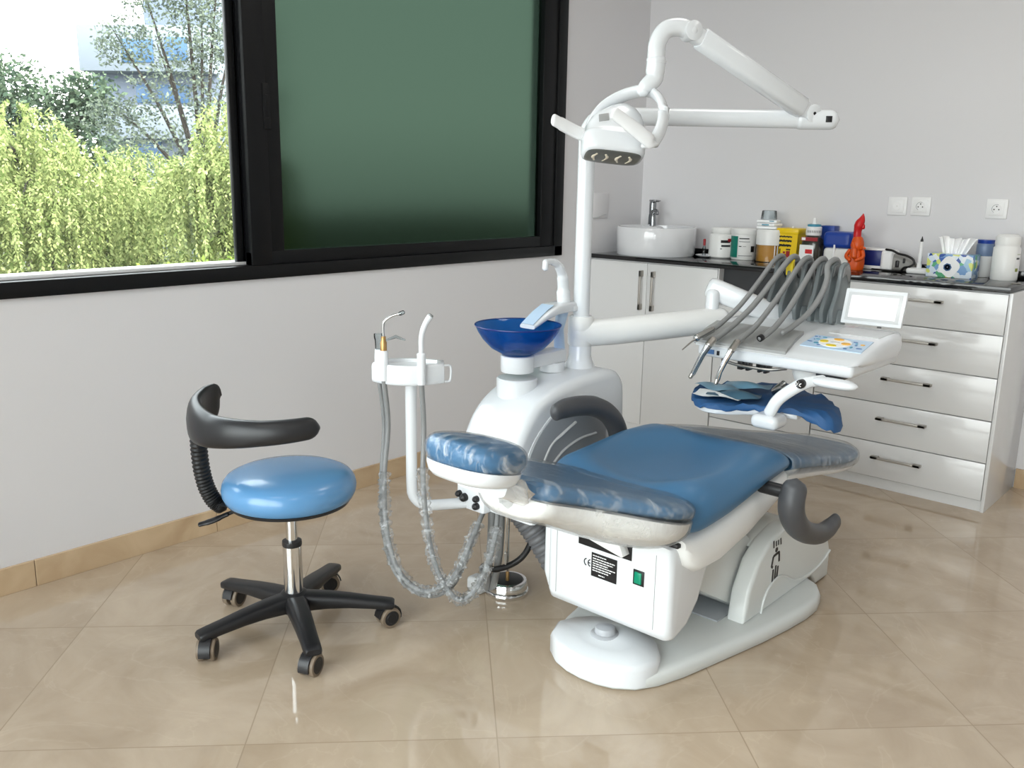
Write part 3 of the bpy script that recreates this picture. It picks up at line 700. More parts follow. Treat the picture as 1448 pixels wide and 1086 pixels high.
# orange figurine with a red cap
c = (1.322, -.205); zz = CT
o = thing('wax_figurine', (*c, zz), 'small orange gnome-shaped wax figure with a tall bent red hat', 'figurine')
def body_ring(h, rx, ry, ox=0, oy=0, lump=0, ph=0):
    return [(c[0] + ox + rx * (1 + lump * math.sin(5 * a + ph)) * math.cos(a), c[1] + oy + ry * (1 + lump * math.sin(5 * a + ph)) * math.sin(a), zz + h) for a in [2 * PI * k / 36 for k in range(36)]]
prof = [(0, .034, .032, 0, 0, .0), (.006, .036, .034, 0, 0, .02), (.03, .036, .033, 0, 0, .08), (.055, .034, .031, 0, 0, .10), (.075, .030, .028, 0, 0, .09), (.088, .024, .024, 0, 0, .06), (.096, .026, .027, 0, -.002, .04), (.112, .029, .029, 0, -.003, .05), (.128, .026, .027, 0, 0, .04), (.142, .022, .023, 0, 0, .0), (.149, .016, .017, 0, 0, 0)]
b = MB().rings([body_ring(*q) for q in prof])
b.sweep(crv([(c[0] + .02, c[1] - .012, zz + .10), (c[0] + .032, c[1] - .014, zz + .102), (c[0] + .041, c[1] - .014, zz + .099)], 4), [.008] * 5 + [.005] * 4, 10)
for sx_ in (-1, 1): b.sweep(crv([(c[0] + sx_ * .030, c[1] - .008, zz + .085), (c[0] + sx_ * .038, c[1] - .020, zz + .06), (c[0] + sx_ * .016, c[1] - .036, zz + .045)], 5), .009, 10)
b.sweep(crv([(c[0] - .010, c[1] - .026, zz + .118), (c[0], c[1] - .033, zz + .095), (c[0] + .004, c[1] - .036, zz + .062)], 5), [.008] * 5 + [.013] * 6, 10)
b.build('figure', 'orange_wax', o)
b = MB().sweep(crv([(c[0] - .004, c[1], zz + .143), (c[0] - .004, c[1], zz + .175), (c[0] + .001, c[1], zz + .205), (c[0] + .010, c[1], zz + .228), (c[0] + .014, c[1], zz + .25)], 5), [.017] * 6 + [.018, .019, .021, .0215, .021, .0205, .019, .018, .016, .014, .012, .010, .008, .005, .003], 16)
b.sweep([(c[0] + .018, c[1], zz + .20), (c[0] + .019, c[1], zz + .19)], .008, 10)
b.build('hat', 'red', o)
# blue and white appliance, grey scaler unit with cable
o = thing('blue_carton', (1.372, -.085, z), 'low dark blue and white carton behind the figurine', 'carton')
MB().box(1.30, 1.428, -.12, -.045, z + .016, z + .086, b=.003).build('sleeve', 'navy', o)
MB().box(1.298, 1.432, -.122, -.043, z, z + .0165, b=.003).build('white_base', 'white_label', o)
MB().box(1.298, 1.432, -.122, -.043, z + .0855, z + .095, b=.003).build('white_top', 'white_label', o)
o = thing('bench_appliance', (1.486, -.12, z), 'grey and white bench appliance with its black cable looped over it', 'appliance')
MB().rbox((1.445, -.12, z + .047), (.055, .10, .094), .016).build('white_housing', 'white_label', o)
def nose(x, y, q): 
    k = (x + .055) / .11; return (x, y * (1 - .3 * k), q * (1 - .45 * k) - .02 * k)
MB().rbox((1.503, -.12, z + .045), (.11, .085, .084), .022, deform=nose).build('grey_housing', 'grey_device', o)
b = MB().sweep(crv([(1.44, -.165, z + .097), (1.47, -.172, z + .094), (1.50, -.175, z + .082), (1.535, -.178, z + .076), (1.565, -.18, z + .062), (1.572, -.182, z + .042), (1.553, -.182, z + .028), (1.53, -.176, z + .022), (1.515, -.17, z + .006)], 6), .005, 8)
b.sweep(crv([(1.515, -.17, z + .006), (1.46, -.18, z + .005), (1.42, -.178, z + .006), (1.40, -.17, z + .005), (1.385, -.165, z + .005)], 5), .004, 8)
b.build('cable', 'black_rubber', o)
b = MB(); b.box(1.485, 1.50, -.166, -.15, z + .02, z + .05, b=.003); b.box(1.515, 1.524, -.16, -.15, z + .04, z + .062, b=.002); b.build('dark_knobs', 'black_plastic', o)
# curing pen on its stand
c = (1.588, -.16)
o = thing('pen_stand', (*c, z), 'flat white charging stand holding an upright pen-like tool', 'stand')
MB().rbox((c[0], c[1], z + .012), (.088, .07, .024), .009).build('base', 'white_label', o)
MB().lathe([(.011, z + .022), (.010, z + .045), (.0085, z + .05)], (*c, 0), 18, cap1=True).build('cup', 'white_label', o)
MB().sweep(crv([(c[0] + .005, c[1] + .035, z + .012), (c[0] + .03, c[1] + .05, z + .02), (c[0] + .06, c[1] + .06, z + .008), (c[0] + .10, c[1] + .075, z + .004)], 5), .0025, 6).build('cable', 'hose_grey', o)
o = thing('curing_pen', (c[0], c[1], z + .05), 'slim white pen-like dental tool with a dark tip standing in its charger', 'dental tool')
MB().lathe([(0, z + .051), (.0085, z + .051), (.0095, z + .085), (.008, z + .088), (.0075, z + .135), (.006, z + .14)], (*c, 0), 18).build('handle', 'white_label', o)
MB().lathe([(.006, z + .139), (.0062, z + .146), (.003, z + .155), (.0015, z + .162), (0, z + .163)], (*c, 0), 16).build('tip', 'black_plastic', o)
# tissue box
x0, x1, ya, yb, zt = 1.645, 1.829, -.245, -.145, z + .098
o = thing('tissue_box', (1.737, -.195, z), 'tissue box with a blue, green and yellow floral pattern', 'tissue box')
def floral():
    m = bpy.data.materials.new('floral_card'); m.use_nodes = True; nt = m.node_tree; N = nt.nodes; L = nt.links; bb = N['Principled BSDF']; bb.inputs['Roughness'].default_value = .4
    tc = N.new('ShaderNodeTexCoord'); mp = N.new('ShaderNodeMapping'); mp.inputs['Scale'].default_value = (32, 32, 32); L.new(tc.outputs['Object'], mp.inputs[0])
    nz = N.new('ShaderNodeTexNoise'); nz.inputs['Scale'].default_value = 1.2; L.new(mp.outputs[0], nz.inputs['Vector'])
    mixv = N.new('ShaderNodeMix'); mixv.data_type = 'RGBA'; mixv.inputs[0].default_value = .35; L.new(mp.outputs[0], mixv.inputs[6]); L.new(nz.outputs['Color'], mixv.inputs[7])
    vo = N.new('ShaderNodeTexVoronoi'); vo.inputs['Scale'].default_value = 2.2; L.new(mixv.outputs[2], vo.inputs['Vector'])
    cr = N.new('ShaderNodeValToRGB'); cr.color_ramp.interpolation = 'CONSTANT'; e = cr.color_ramp.elements
    cols = [(214, 226, 238), (120, 160, 206), (60, 100, 176), (212, 220, 120), (214, 226, 238), (96, 176, 130), (160, 196, 220), (40, 80, 160), (226, 232, 236)]
    e[0].color = lin(cols[0]); e[1].position = 1 / 9; e[1].color = lin(cols[1])
    for k in range(2, 9): q = e.new(k / 9); q.color = lin(cols[k])
    sp = N.new('ShaderNodeSeparateColor'); L.new(vo.outputs['Color'], sp.inputs[0]); L.new(sp.outputs[0], cr.inputs[0]); L.new(cr.outputs[0], bb.inputs['Base Color']); M['floral_card'] = m
floral()
MB().box(x0, x1, ya, yb, z, zt, b=.002).build('carton', 'floral_card', o)
b = MB(); n_ = 26; cx_, cz_ = 1.737, z + .046
ring = [(cx_ + .040 * (1 + .08 * math.sin(4 * t + 1)) * math.cos(t), ya - .0009, cz_ + .042 * (1 + .08 * math.sin(4 * t + 1)) * math.sin(t)) for t in [2 * PI * k / n_ for k in range(n_)]]
b.add(ring + [(p[0], ya + .001, p[2]) for p in ring], [tuple(range(n_))[::-1]] + [(k, (k + 1) % n_, n_ + (k + 1) % n_, n_ + k) for k in range(n_)], 0)
for k in range(7):
    t = 2 * PI * k / 7; q = (cx_ - .006 + .009 * math.cos(t), cz_ - .002 + .009 * math.sin(t)); b.prism([(q[0] + .008 * math.cos(s), q[1] + .008 * math.sin(s)) for s in [2 * PI * j / 10 for j in range(10)]], 'y', ya - .0018, ya, m=1)
b.build('front_flower', ['white_label', 'print_blue'], o)
o2 = MB()
rg = random.Random(2)
for k, (bx, lean, h) in enumerate(((1.712, -.018, .085), (1.738, .012, .078), (1.760, .030, .082))):
    R = []
    for i in range(8):
        t = i / 7; w = lerp(.018, .030, t); R.append([(bx + lean * t + w * (j / 8 - .5) * 2, -.195 + .016 * math.sin(j * 1.7 + k) * (.3 + t) + .01 * t, zt - .01 + h * t - (.02 * abs(j / 8 - .4 - .1 * k) if i == 7 else 0)) for j in range(9)])
    back = [[(p[0], p[1] + .0012, p[2]) for p in r[::-1]] for r in R]
    o2.rings([a + b_ for a, b_ in zip(R, back)], True, True)
to = o2.build('tissue', 'tissue', o, sharp=80)
# jar behind the tissues
c = (1.826, -.075)
o = thing('plastic_jar', (*c, z), 'jar with a blue lid half hidden behind the tissue box', 'jar')
MB().lathe([(0, z), (.028, z), (.032, z + .01), (.033, z + .088), (.034, z + .092)], (*c, 0), 28).build('body', 'jar_white', o)
MB().lathe([(.034, z + .09), (.0355, z + .094), (.036, z + .135), (.033, z + .143)], (*c, 0), 28).build('shoulder', 'blue_jar', o)
MB().lathe([(.033, z + .143), (.034, z + .145), (.034, z + .158), (.0, z + .158)], (*c, 0), 28).build('lid', 'blue_lid', o)
# wipes canister
c = (1.926, -.14)
o = thing('wipes_canister', (*c, z), 'tall white wipes canister at the right end of the worktop', 'canister')
MB().lathe([(0, z), (.050, z), (.052, z + .004), (.052, z + .132), (.047, z + .138), (.047, z + .15)], (*c, 0), 40).build('body', 'jar_white', o)
MB().lathe([(.048, z + .146), (.049, z + .150), (.047, z + .178), (.036, z + .188), (0, z + .19)], (*c, 0), 40).build('lid', 'jar_white', o)
b = MB(); arcband(b, c, .0526, -30, 20, z + .03, z + .125, 0); arcband(b, c, .0530, -30, -8, z + .088, z + .096, 1); arcband(b, c, .0530, -30, -12, z + .038, z + .052, 2); arcband(b, c, .0530, -28, 0, z + .108, z + .110, 2); b.build('side_label', ['white_label', 'dark_gap', 'olive_print'], o)
o = thing('dental_bur', (2.012, -.30, z), 'tiny dark metal bur lying near the worktop corner', 'dental bur')
MB().sweep([(2.000, -.302, z + .003), (2.02, -.299, z + .003)], .002, 8).sweep([(2.02, -.299, z + .004), (2.027, -.298, z + .004)], .0035, 8).build('shank', 'dark_steel', o)
# ================================================================== operator stool
S0 = (.84, -2.954)
st = thing('operator_stool', (*S0, 0), 'blue round operator stool with a curved black arm on a five-castor base', 'stool')
def sq_(p): return p
MB().lathe([(0, .405), (.165, .405), (.178, .412), (.186, .43), (.187, .445), (.183, .462), (.172, .476), (.15, .486), (.11, .492), (.05, .495), (0, .4955)], (*S0, 0), 72).build('seat', 'stool_vinyl', st)
MB().lathe([(0, .393), (.150, .393), (.168, .398), (.170, .406), (0, .406)], (*S0, 0), 48).box(S0[0] - .075, S0[0] + .075, S0[1] - .07, S0[1] + .07, .372, .395, b=.008).build('seat_plate', 'black_plastic', st)
MB().lathe([(0, .245), (.0160, .245), (.0160, .376), (0, .376)], (*S0, 0), 28).build('gas_piston', 'chrome', st)
MB().lathe([(.016, .262), (.0275, .262), (.0285, .268), (.0275, .277), (.016, .278)], (*S0, 0), 28).build('collar', 'black_plastic', st)
MB().lathe([(0, .085), (.027, .085), (.027, .2655), (.018, .267)], (*S0, 0), 32).build('column_sleeve', 'chrome', st)
MB().lathe([(0, .062), (.040, .062), (.050, .074), (.048, .104), (.036, .118), (.027, .122), (0, .122)], (*S0, 0), 32).build('hub', 'black_plastic', st)
for k in range(5):
    a = math.radians(-97 + 72 * k); d = V(math.cos(a), math.sin(a), 0); w = V(-d.y, d.x, 0); B = V(*S0, 0)
    R = []
    for t, z0, z1, hw in ((.015, .062, .118, .031), (.05, .064, .116, .031), (.10, .068, .112, .029), (.16, .068, .104, .027), (.22, .064, .094, .025), (.262, .060, .088, .0245), (.284, .060, .084, .0235), (.290, .064, .080, .019)):
        c = B + d * t; zc = (z0 + z1) / 2; hz_ = (z1 - z0) / 2; ring = []
        for i in range(16):
            q = 2 * PI * i / 16; cx_, sx_ = math.cos(q), math.sin(q)
            ring.append(tuple(c + w * (hw * math.copysign(abs(cx_) ** .5, cx_)) + V(0, 0, zc + hz_ * math.copysign(abs(sx_) ** .55, sx_))))
        R.append(ring)
    MB().rings(R).build('base_leg', 'black_plastic', st)
    # castor: hood + twin wheels, trailing
    sw = a + (0.9, -.75, .55, 2.2, -1.4)[k]; e = V(math.cos(sw), math.sin(sw), 0); n = V(-e.y, e.x, 0); p = B + d * .262 + V(0, 0, 0); hubc = p + e * .010 + V(0, 0, .0315)
    cm = MB(); cm.sweep([p + V(0, 0, .072), p + V(0, 0, .036)], .007, 10)
    # hood as a curved fender between and over the wheels
    R = []
    for i in range(11):
        q = math.radians(-15 + 190 * i / 10); rr = .0345
        R.append([tuple(hubc + e * ((rr + dr) * math.cos(q)) + V(0, 0, (rr + dr) * math.sin(q)) + n * s) for dr, s in ((0, -.0165), (.0034, -.0155), (.0034, .0155), (0, .0165))])
    cm.rings(R)
    cm.obox(hubc + V(0, 0, .006), e * .018, n * .0045, V(0, 0, .027), .003)
    co = cm.build('castor', 'black_plastic', st)
    for s in (-1, 1):
        wb = MB(); R = []
        prof = [(.0165, .0068), (.0292, .0068), (.0313, .0095), (.0313, .0215), (.0292, .0245), (.0230, .0250)]
        for r_, h in prof: R.append([tuple(hubc + n * (s * h) + e * (r_ * math.cos(q)) + V(0, 0, r_ * math.sin(q))) for q in [2 * PI * j / 26 for j in range(26)]])
        wb.rings(R, True, False, 0)
        R2_ = []
        for r_, h in ((.0231, .0248), (.0205, .0258), (.0150, .0253), (.0144, .0260), (.005, .0262)): R2_.append([tuple(hubc + n * (s * h) + e * (r_ * math.cos(q)) + V(0, 0, r_ * math.sin(q))) for q in [2 * PI * j / 26 for j in range(26)]])
        wb.rings(R2_, False, True, 1)
        wb.build('wheel', ['tyre_taupe', 'black_plastic'], co)
# lever
az = math.radians(243); 
lv_ = MB().sweep([(S0[0] - .05, S0[1] - .06, .383), (S0[0] - .085, S0[1] - .118, .378), (S0[0] - .10, S0[1] - .145, .368)], .0055, 10)
lv_.sweep(crv([(S0[0] - .098, S0[1] - .142, .369), (S0[0] - .118, S0[1] - .176, .354), (S0[0] - .138, S0[1] - .205, .345)], 5), [(.010, .006)] * 3 + [(.014, .007)] * 5 + [(.011, .006)] * 3, 12)
lv_.build('height_lever', 'black_plastic', st)
# bellows arm
def pol(az_, r, z): a = math.radians(az_); return (S0[0] + r * math.cos(a), S0[1] + r * math.sin(a), z)
MB().sweep([pol(226, .05, .385), pol(226, .14, .387), pol(226, .20, .395)], [(.028, .007)] * 3, 12).build('arm_bracket', 'black_plastic', st)
path = crv([pol(226, .196, .385), pol(226, .214, .402), pol(226, .231, .44), pol(226, .241, .49), pol(226, .245, .55), pol(226, .245, .61), pol(226, .243, .66)], 26)
rad = [.0275 + .0018 * math.sin(i * 2 * PI / 5.2) for i in range(len(path))]
MB().sweep(path, [(r, r * .8) for r in rad], 20, up=(0, 0, 1) if False else None).build('bellows_arm', 'black_rubber', st, sharp=60)
# pad
R = []; n_ = 80
for i in range(n_ + 1):
    t = i / n_; t = .5 - .5 * math.cos(PI * t) if False else (t if i not in (0, n_) else t); e_ = min(t, 1 - t) / .055; azz = lerp(200, 346, t); k = math.sqrt(max(0, 1 - (1 - e_) ** 2)) if e_ < 1 else 1
    hz_ = interp([(0, .050), (.12, .060), (.3, .056), (.5, .043), (.75, .032), (1, .027)], t) * max(.25, k); th = interp([(0, .014), (.2, .019), (.6, .018), (1, .016)], t) * max(.25, k)
    zc = interp([(0, .672), (.15, .662), (.3, .655), (.5, .652), (.7, .660), (1, .672)], t); r = interp([(0, .232), (.25, .246), (.6, .243), (1, .236)], t)
    a = math.radians(azz); d = V(math.cos(a), math.sin(a), 0); ring = []
    for j in range(20):
        q = 2 * PI * j / 20; cx_, sx_ = math.cos(q), math.sin(q)
        ring.append(tuple(V(*S0, zc) + d * (r + th * math.copysign(abs(cx_) ** .6, cx_) - .010 * (sx_ > 0) * sx_) + V(0, 0, hz_ * math.copysign(abs(sx_) ** .75, sx_))))
    R.append(ring)
MB().rings(R).build('backrest', 'black_plastic', st, sharp=70)
# ================================================================== dental chair
AX = 1.62
ch = thing('dental_chair', (AX, -2.1, 0), 'reclined blue and white dental chair wrapped partly in clear plastic', 'dental chair')
# --- floor plate
hw = [(-2.600, .0), (-2.595, .05), (-2.58, .095), (-2.545, .142), (-2.486, .176), (-2.40, .203), (-2.31, .222), (-2.19, .247), (-2.076, .270), (-1.96, .288), (-1.857, .299), (-1.78, .298), (-1.72, .282), (-1.67, .250), (-1.635, .19), (-1.62, .10)]
right = [(AX + w, y) for y, w in hw]; left = [(AX - w, y) for y, w in hw[1:]][::-1]
outl = right + left
def inset(k):
    out = []; n = len(outl)
    for i in range(n):
        a, p, c = Vector(outl[i - 1]), Vector(outl[i]), Vector(outl[(i + 1) % n]); t = (c - a).normalized(); nrm = Vector((-t.y, t.x)); out.append(p + nrm * k)
    return out
R = []
for k, z in ((.004, .002), (0, .006), (0, .030), (.004, .040), (.012, .046), (.022, .048)): R.append([(p.x, p.y, z) for p in inset(k)])
MB().rings(R).build('floor_plate', 'base_plastic', ch, sharp=50)
# raised toe with the foot button
toe = [(AX + w, y) for y, w in [(-2.602, .0), (-2.597, .05), (-2.582, .097), (-2.547, .145), (-2.488, .17), (-2.44, .150), (-2.40, .118), (-2.365, .06), (-2.355, 0)]]
toe = toe + [(2 * AX - p[0], p[1]) for p in toe[1:-1]][::-1]
def toe_ring(s, z, tilt=0): 
    return [(AX + (p[0] - AX) * s, -2.48 + (p[1] + 2.48) * s, z + tilt * (p[1] + 2.6)) for p in toe]
MB().rings([toe_ring(1.0, .01), toe_ring(1.0, .056), toe_ring(.975, .066), toe_ring(.93, .071, .02), toe_ring(.5, .0765, .02), toe_ring(.02, .078, .02)]).build('button_mount', 'white_plastic', ch, sharp=60)
bc = (1.605, -2.468)
MB().lathe([(.041, .070), (.041, .079), (.037, .083), (.029, .084), (.029, .094), (.026, .099), (.015, .1025), (0, .1035)], (*bc, 0), 36).build('foot_button', 'button_grey', ch)
# --- rear cover: two cheeks joined by a hood
prof = [(-2.099, .046), (-2.082, .138), (-2.03, .221), (-1.967, .262), (-1.879, .286), (-1.80, .28), (-1.724, .261), (-1.62, .21), (-1.525, .149), (-1.502, .10), (-1.500, .004), (-1.60, .004), (-1.64, .046)]
rc = MB()
rc.prism(prof, 'x', 1.775, 1.835, .012, seg=3); rc.prism(prof, 'x', 2 * AX - 1.835, 2 * AX - 1.775, .012, seg=3)
hood = [(-1.985, .240), (-1.95, .262), (-1.879, .284), (-1.80, .277), (-1.724, .258), (-1.62, .207), (-1.525, .146), (-1.503, .10), (-1.502, .004), (-1.60, .004), (-1.66, .046), (-1.70, .05), (-1.78, .20), (-1.86, .245), (-1.95, .235)]
rc.prism(hood, 'x', 1.46, 1.78, .0)
rc.build('rear_cover', 'base_plastic', ch, sharp=45)
# rib line on the cheek
def polyline(b, pts, r, m=0): return b.sweep(crv(pts, 5), r, 8, m=m)
MB().sweep(crv([(1.836, -1.997, .050), (1.837, -1.985, .09), (1.837, -1.955, .118), (1.837, -1.905, .132), (1.837, -1.85, .118), (1.837, -1.77, .080), (1.837, -1.70, .066), (1.837, -1.63, .066), (1.837, -1.56, .078), (1.837, -1.512, .100)], 5), .004, 8).build('moulded_rib', 'base_plastic', ch)
# pictogram
def dec(pts):   # dark strokes on the cheek
    b = MB()
    for (y0, z0), (y1, z1), w in pts:
        d = Vector((0, y1 - y0, z1 - z0)); L = d.length / 2; d.normalize(); n = Vector((0, -d.z, d.y))
        b.obox((1.8355, (y0 + y1) / 2, (z0 + z1) / 2), d * L, n * w, V(.0008, 0, 0), 0)
    return b
pi = dec([((-1.948, .263), (-1.944, .240), .0025), ((-1.931, .258), (-1.928, .241), .0025), ((-1.916, .257), (-1.914, .241), .0025), ((-1.902, .259), (-1.897, .238), .0025),
     ((-1.942, .212), (-1.905, .216), .004), ((-1.942, .212), (-1.950, .180), .004), ((-1.905, .216), (-1.900, .184), .004), ((-1.950, .182), (-1.941, .176), .004),
     ((-1.936, .168), (-1.936, .128), .004), ((-1.920, .176), (-1.921, .128), .004), ((-1.905, .170), (-1.907, .134), .004), ((-1.921, .130), (-1.907, .136), .003)])
pi.lathe([(.008, 0), (.008, .0012), (0, .0012)], (1.835, -1.924, .228), 16, axis='x')
pi.build('pictogram', 'black_print', ch, smooth=False)
# --- lifting arm between the cheeks
la = MB(); la.prism([(-2.32, .30), (-2.28, .20), (-2.02, .050), (-1.86, .05), (-1.80, .12), (-1.95, .25), (-2.10, .36), (-2.25, .40)], 'x', 1.47, 1.768, .012)
la.build('lift_arm', 'base_plastic', ch)
MB().box(1.47, 1.77, -2.14, -1.9, .0475, .053, b=.001).build('floor_bellows', 'panel_grey', ch)
# --- seat housing
hb = [(-2.500, .165), (-2.490, .140), (-2.462, .130), (-2.40, .150), (-2.345, .205), (-2.315, .275), (-2.29, .312), (-2.17, .325), (-2.05, .356), (-1.93, .400), (-1.86, .432), (-1.86, .47), (-1.95, .475), (-2.1, .462), (-2.3, .425), (-2.44, .408), (-2.500, .398)]
sh = MB(); sh.prism([p for p in hb if p[0] < -2.28] , 'x', 1.415, 1.822, .022, seg=4)
sh.build('motor_housing', 'white_plastic', ch, sharp=50)
MB().prism([(-2.478, .20), (-2.46, .15), (-2.40, .165), (-2.35, .22), (-2.32, .30), (-2.34, .385), (-2.478, .385)], 'x', 1.385, 1.42, .012, seg=3).build('side_pod', 'white_plastic', ch)
b = MB()
def shell_ring(y, zt, zb, w):
    out = []
    for i in range(24):
        q = 2 * PI * i / 24; cx_, sx_ = math.cos(q), math.sin(q)
        out.append((AX + w * math.copysign(abs(cx_) ** .35, cx_), y, (zt + zb) / 2 + (zt - zb) / 2 * math.copysign(abs(sx_) ** .55, sx_)))
    return out
b.rings([shell_ring(*q) for q in ((-2.475, .425, .385, .225), (-2.45, .430, .335, .232), (-2.40, .435, .300, .236), (-2.3, .442, .300, .240), (-2.15, .468, .328, .240), (-2.0, .49, .378, .238), (-1.90, .497, .425, .232), (-1.84, .497, .45, .225))])
b.build('seat_shell', 'satin_plastic', ch, sharp=60)
# front seams, slot, plates
b = MB(); f = -2.5
for xx in (1.452, 1.776): b.box(xx - .0007, xx + .0007, f - .0006, f + .004, .165, .372)
b.build('seam', 'hose_grey', ch, smooth=False)
sl = MB().box(1.527, 1.702, f - .0012, f + .01, .333, .392, b=.0008).build('slot', 'black_print', ch, smooth=False)
MB().prism([(1.545, .40), (1.56, .372), (1.688, .347), (1.694, .352), (1.672, .40)], 'y', f - .03, f + .005, .004).build('back_bracket', 'satin_plastic', ch)
b = MB().box(1.573, 1.657, f - .0012, f + .004, .253, .321, m=0)
rng = random.Random(4)
for k, (zz, L) in enumerate(((.3135, .045), (.3055, .072), (.2985, .066), (.2915, .050), (.285, .074), (.278, .060), (.271, .052), (.261, .02))):
    x = 1.578 + (.02 if k == 7 else 0); e = x + L
    while x < e:
        w = rng.uniform(.004, .012); b.box(x, min(e, x + w), f - .0017, f, zz - .0013, zz + .0013, m=1); x += w + .0018
b.build('rating_plate', ['black_print', 'white_label'], ch, smooth=False)
b = MB()
for cx_, bar in ((1.5525, 0), (1.5655, 1)):
    for i in range(10):
        a0, a1 = math.radians(95 + 17 * i), math.radians(95 + 17 * (i + 1)); r = .0095
        p0, p1 = V(cx_ + .004 + r * math.cos(a0) * .8, f - .0006, .287 + r * math.sin(a0)), V(cx_ + .004 + r * math.cos(a1) * .8, f - .0006, .287 + r * math.sin(a1))
        d = (p1 - p0); b.obox((p0 + p1) / 2, d * .56, V(0, 0, 0) + Vector((-d.z, 0, d.x)).normalized() * .0014, V(0, .0008, 0))
    if bar: b.box(cx_ - .003, cx_ + .004, f - .0014, f, .2858, .2882)
b.build('conformity_mark', 'black_print', ch, smooth=False)
sw_ = MB().box(1.709, 1.743, f - .002, f + .004, .273, .315, b=.001).build('power_switch', 'black_print', ch)
MB().box(1.714, 1.736, f - .005, f, .278, .310, b=.002).build('rocker', 'switch_green', sw_)
# --- seat cushion
def seat_def(x, y, z):
    t = (y + .29) / .58; zt = interp([(0, .528), (.12, .548), (.35, .552), (.65, .560), (.85, .556), (1, .530)], t); zb = interp([(0, .411), (.3, .430), (.62, .466), (1, .486)], t)
    k = (z + .07) / .14; zz = lerp(zb, zt, k)
    q_ = max(0, 1 - (x / .225) ** 2 - ((t - .45) / .50) ** 2); zz -= .048 * q_ * q_ * (3 - 2 * q_) * max(0, k) ** 2
    wide = 1 - .05 * abs(t - .45) ** 2 * 4 - .02 * (k - .5)
    return (x * wide, y, zz)
MB().rbox((AX, -2.19, 0), (.520, .59, .14), (.085, .085, .068), n=16, deform=seat_def).build('seat_cushion', 'blue_vinyl', ch, sharp=85)
MB().box(1.79, 1.83, -2.49, -2.45, .400, .412, b=.003).build('cushion_fixing', 'black_print', ch)
# --- leg rest
leg = [(-1.935, .535, .245, .062), (-1.86, .522, .246, .060), (-1.7, .488, .240, .056), (-1.5, .440, .222, .052), (-1.33, .402, .196, .048), (-1.20, .376, .165, .044), (-1.12, .362, .125, .040), (-1.085, .355, .08, .034), (-1.075, .350, .03, .024)]
def slab(rows, grow=0, zoff=0, e1=.32, e2=.7, n=40):
    R = []
    for y, zt, w, th in rows:
        ring = []
        for i in range(n):
            q = 2 * PI * i / n; cx_, sx_ = math.cos(q), math.sin(q)
            ring.append((AX + (w + grow) * math.copysign(abs(cx_) ** e1, cx_), y + (grow if y > -1.1 else 0), zt + zoff - th / 2 + (th / 2 + grow) * math.copysign(abs(sx_) ** e2, sx_)))
        R.append(ring)
    return R
def densify(rows, k=5):
    P = crv([V(*q[:3]) for q in rows], k); Tt = crv([V(q[3], 0, 0) for q in rows], k); return [(p.x, p.y, p.z, t.x) for p, t in zip(P, Tt)]
legd = densify(leg, 4)
lc = MB().rings(slab(legd)).build('leg_cushion', 'blue_vinyl', ch, sharp=85)
MB().rings(slab([(y, zt - th * .80, w - .008, th * .75) for y, zt, w, th in legd])).build('leg_shell', 'cream_plastic', ch, sharp=85)
MB().rings(slab([(y, zt, w, th + .016) for y, zt, w, th in densify([q for q in leg], 6)], grow=.006, zoff=.002)).build('plastic_wrap', 'wrap_leg', lc, sharp=85)
# --- backrest
beta = math.radians(16); BO = V(AX, -2.465, .465); BD = V(0, -math.cos(beta), math.sin(beta)); BN = V(0, math.sin(beta), math.cos(beta))
bw = [(-.02, .10), (-.012, .165), (.01, .215), (.05, .255), (.10, .280), (.15, .285), (.20, .268), (.25, .232), (.30, .190), (.35, .152), (.40, .126), (.43, .112), (.447, .085), (.453, .03)]
def back_rings(t0, t1, grow=0, kind='cushion', rows=bw):
    P = crv([V(u, w, 0) for u, w in rows], 4); R = []
    for p in P:
        u, w = p.x, max(.004, p.y) + grow; ring = []
        if u < -.015: s = .55
        elif u > .445: s = .6
        else: s = 1
        for i in range(44):
            q = 2 * PI * i / 44; cx_, sx_ = math.cos(q), math.sin(q)
            if kind == 'cushion':
                X = w * math.copysign(abs(cx_) ** .45, cx_); mid = (t0 + t1) / 2; hh = (t1 - t0) / 2 * s + grow
                Nn = mid + hh * math.copysign(abs(sx_) ** .75, sx_) - (.018 * max(0, 1 - (X / max(w, .01)) ** 2) if sx_ > 0 else 0)
            else:
                X = (w - .004) * math.copysign(abs(cx_) ** (.5 if sx_ >= 0 else .8), cx_)
                dpt = interp([(-.02, .02), (.0, .05), (.06, .082), (.14, .092), (.24, .080), (.34, .062), (.44, .050), (.46, .03)], u) + grow
                Nn = .012 + (grow if sx_ >= 0 else -dpt * abs(sx_) ** .8)
            ring.append(tuple(BO + BD * u + BN * Nn + V(X, 0, 0)))
        R.append(ring)
    return R
bk = MB().rings(back_rings(.010, .066)).build('backrest_cushion', 'blue_vinyl', ch, sharp=85)
MB().rings(back_rings(.006, .072, .004)).build('plastic_wrap', 'wrap_back', bk, sharp=85)
bs_ = MB().rings(back_rings(0, 0, 0, 'shell')).build('backrest_shell', 'cream_plastic', ch, sharp=85)
MB().rings(back_rings(0, 0, .006, 'shell')).build('plastic_wrap', 'wrap_under', bs_, sharp=85)
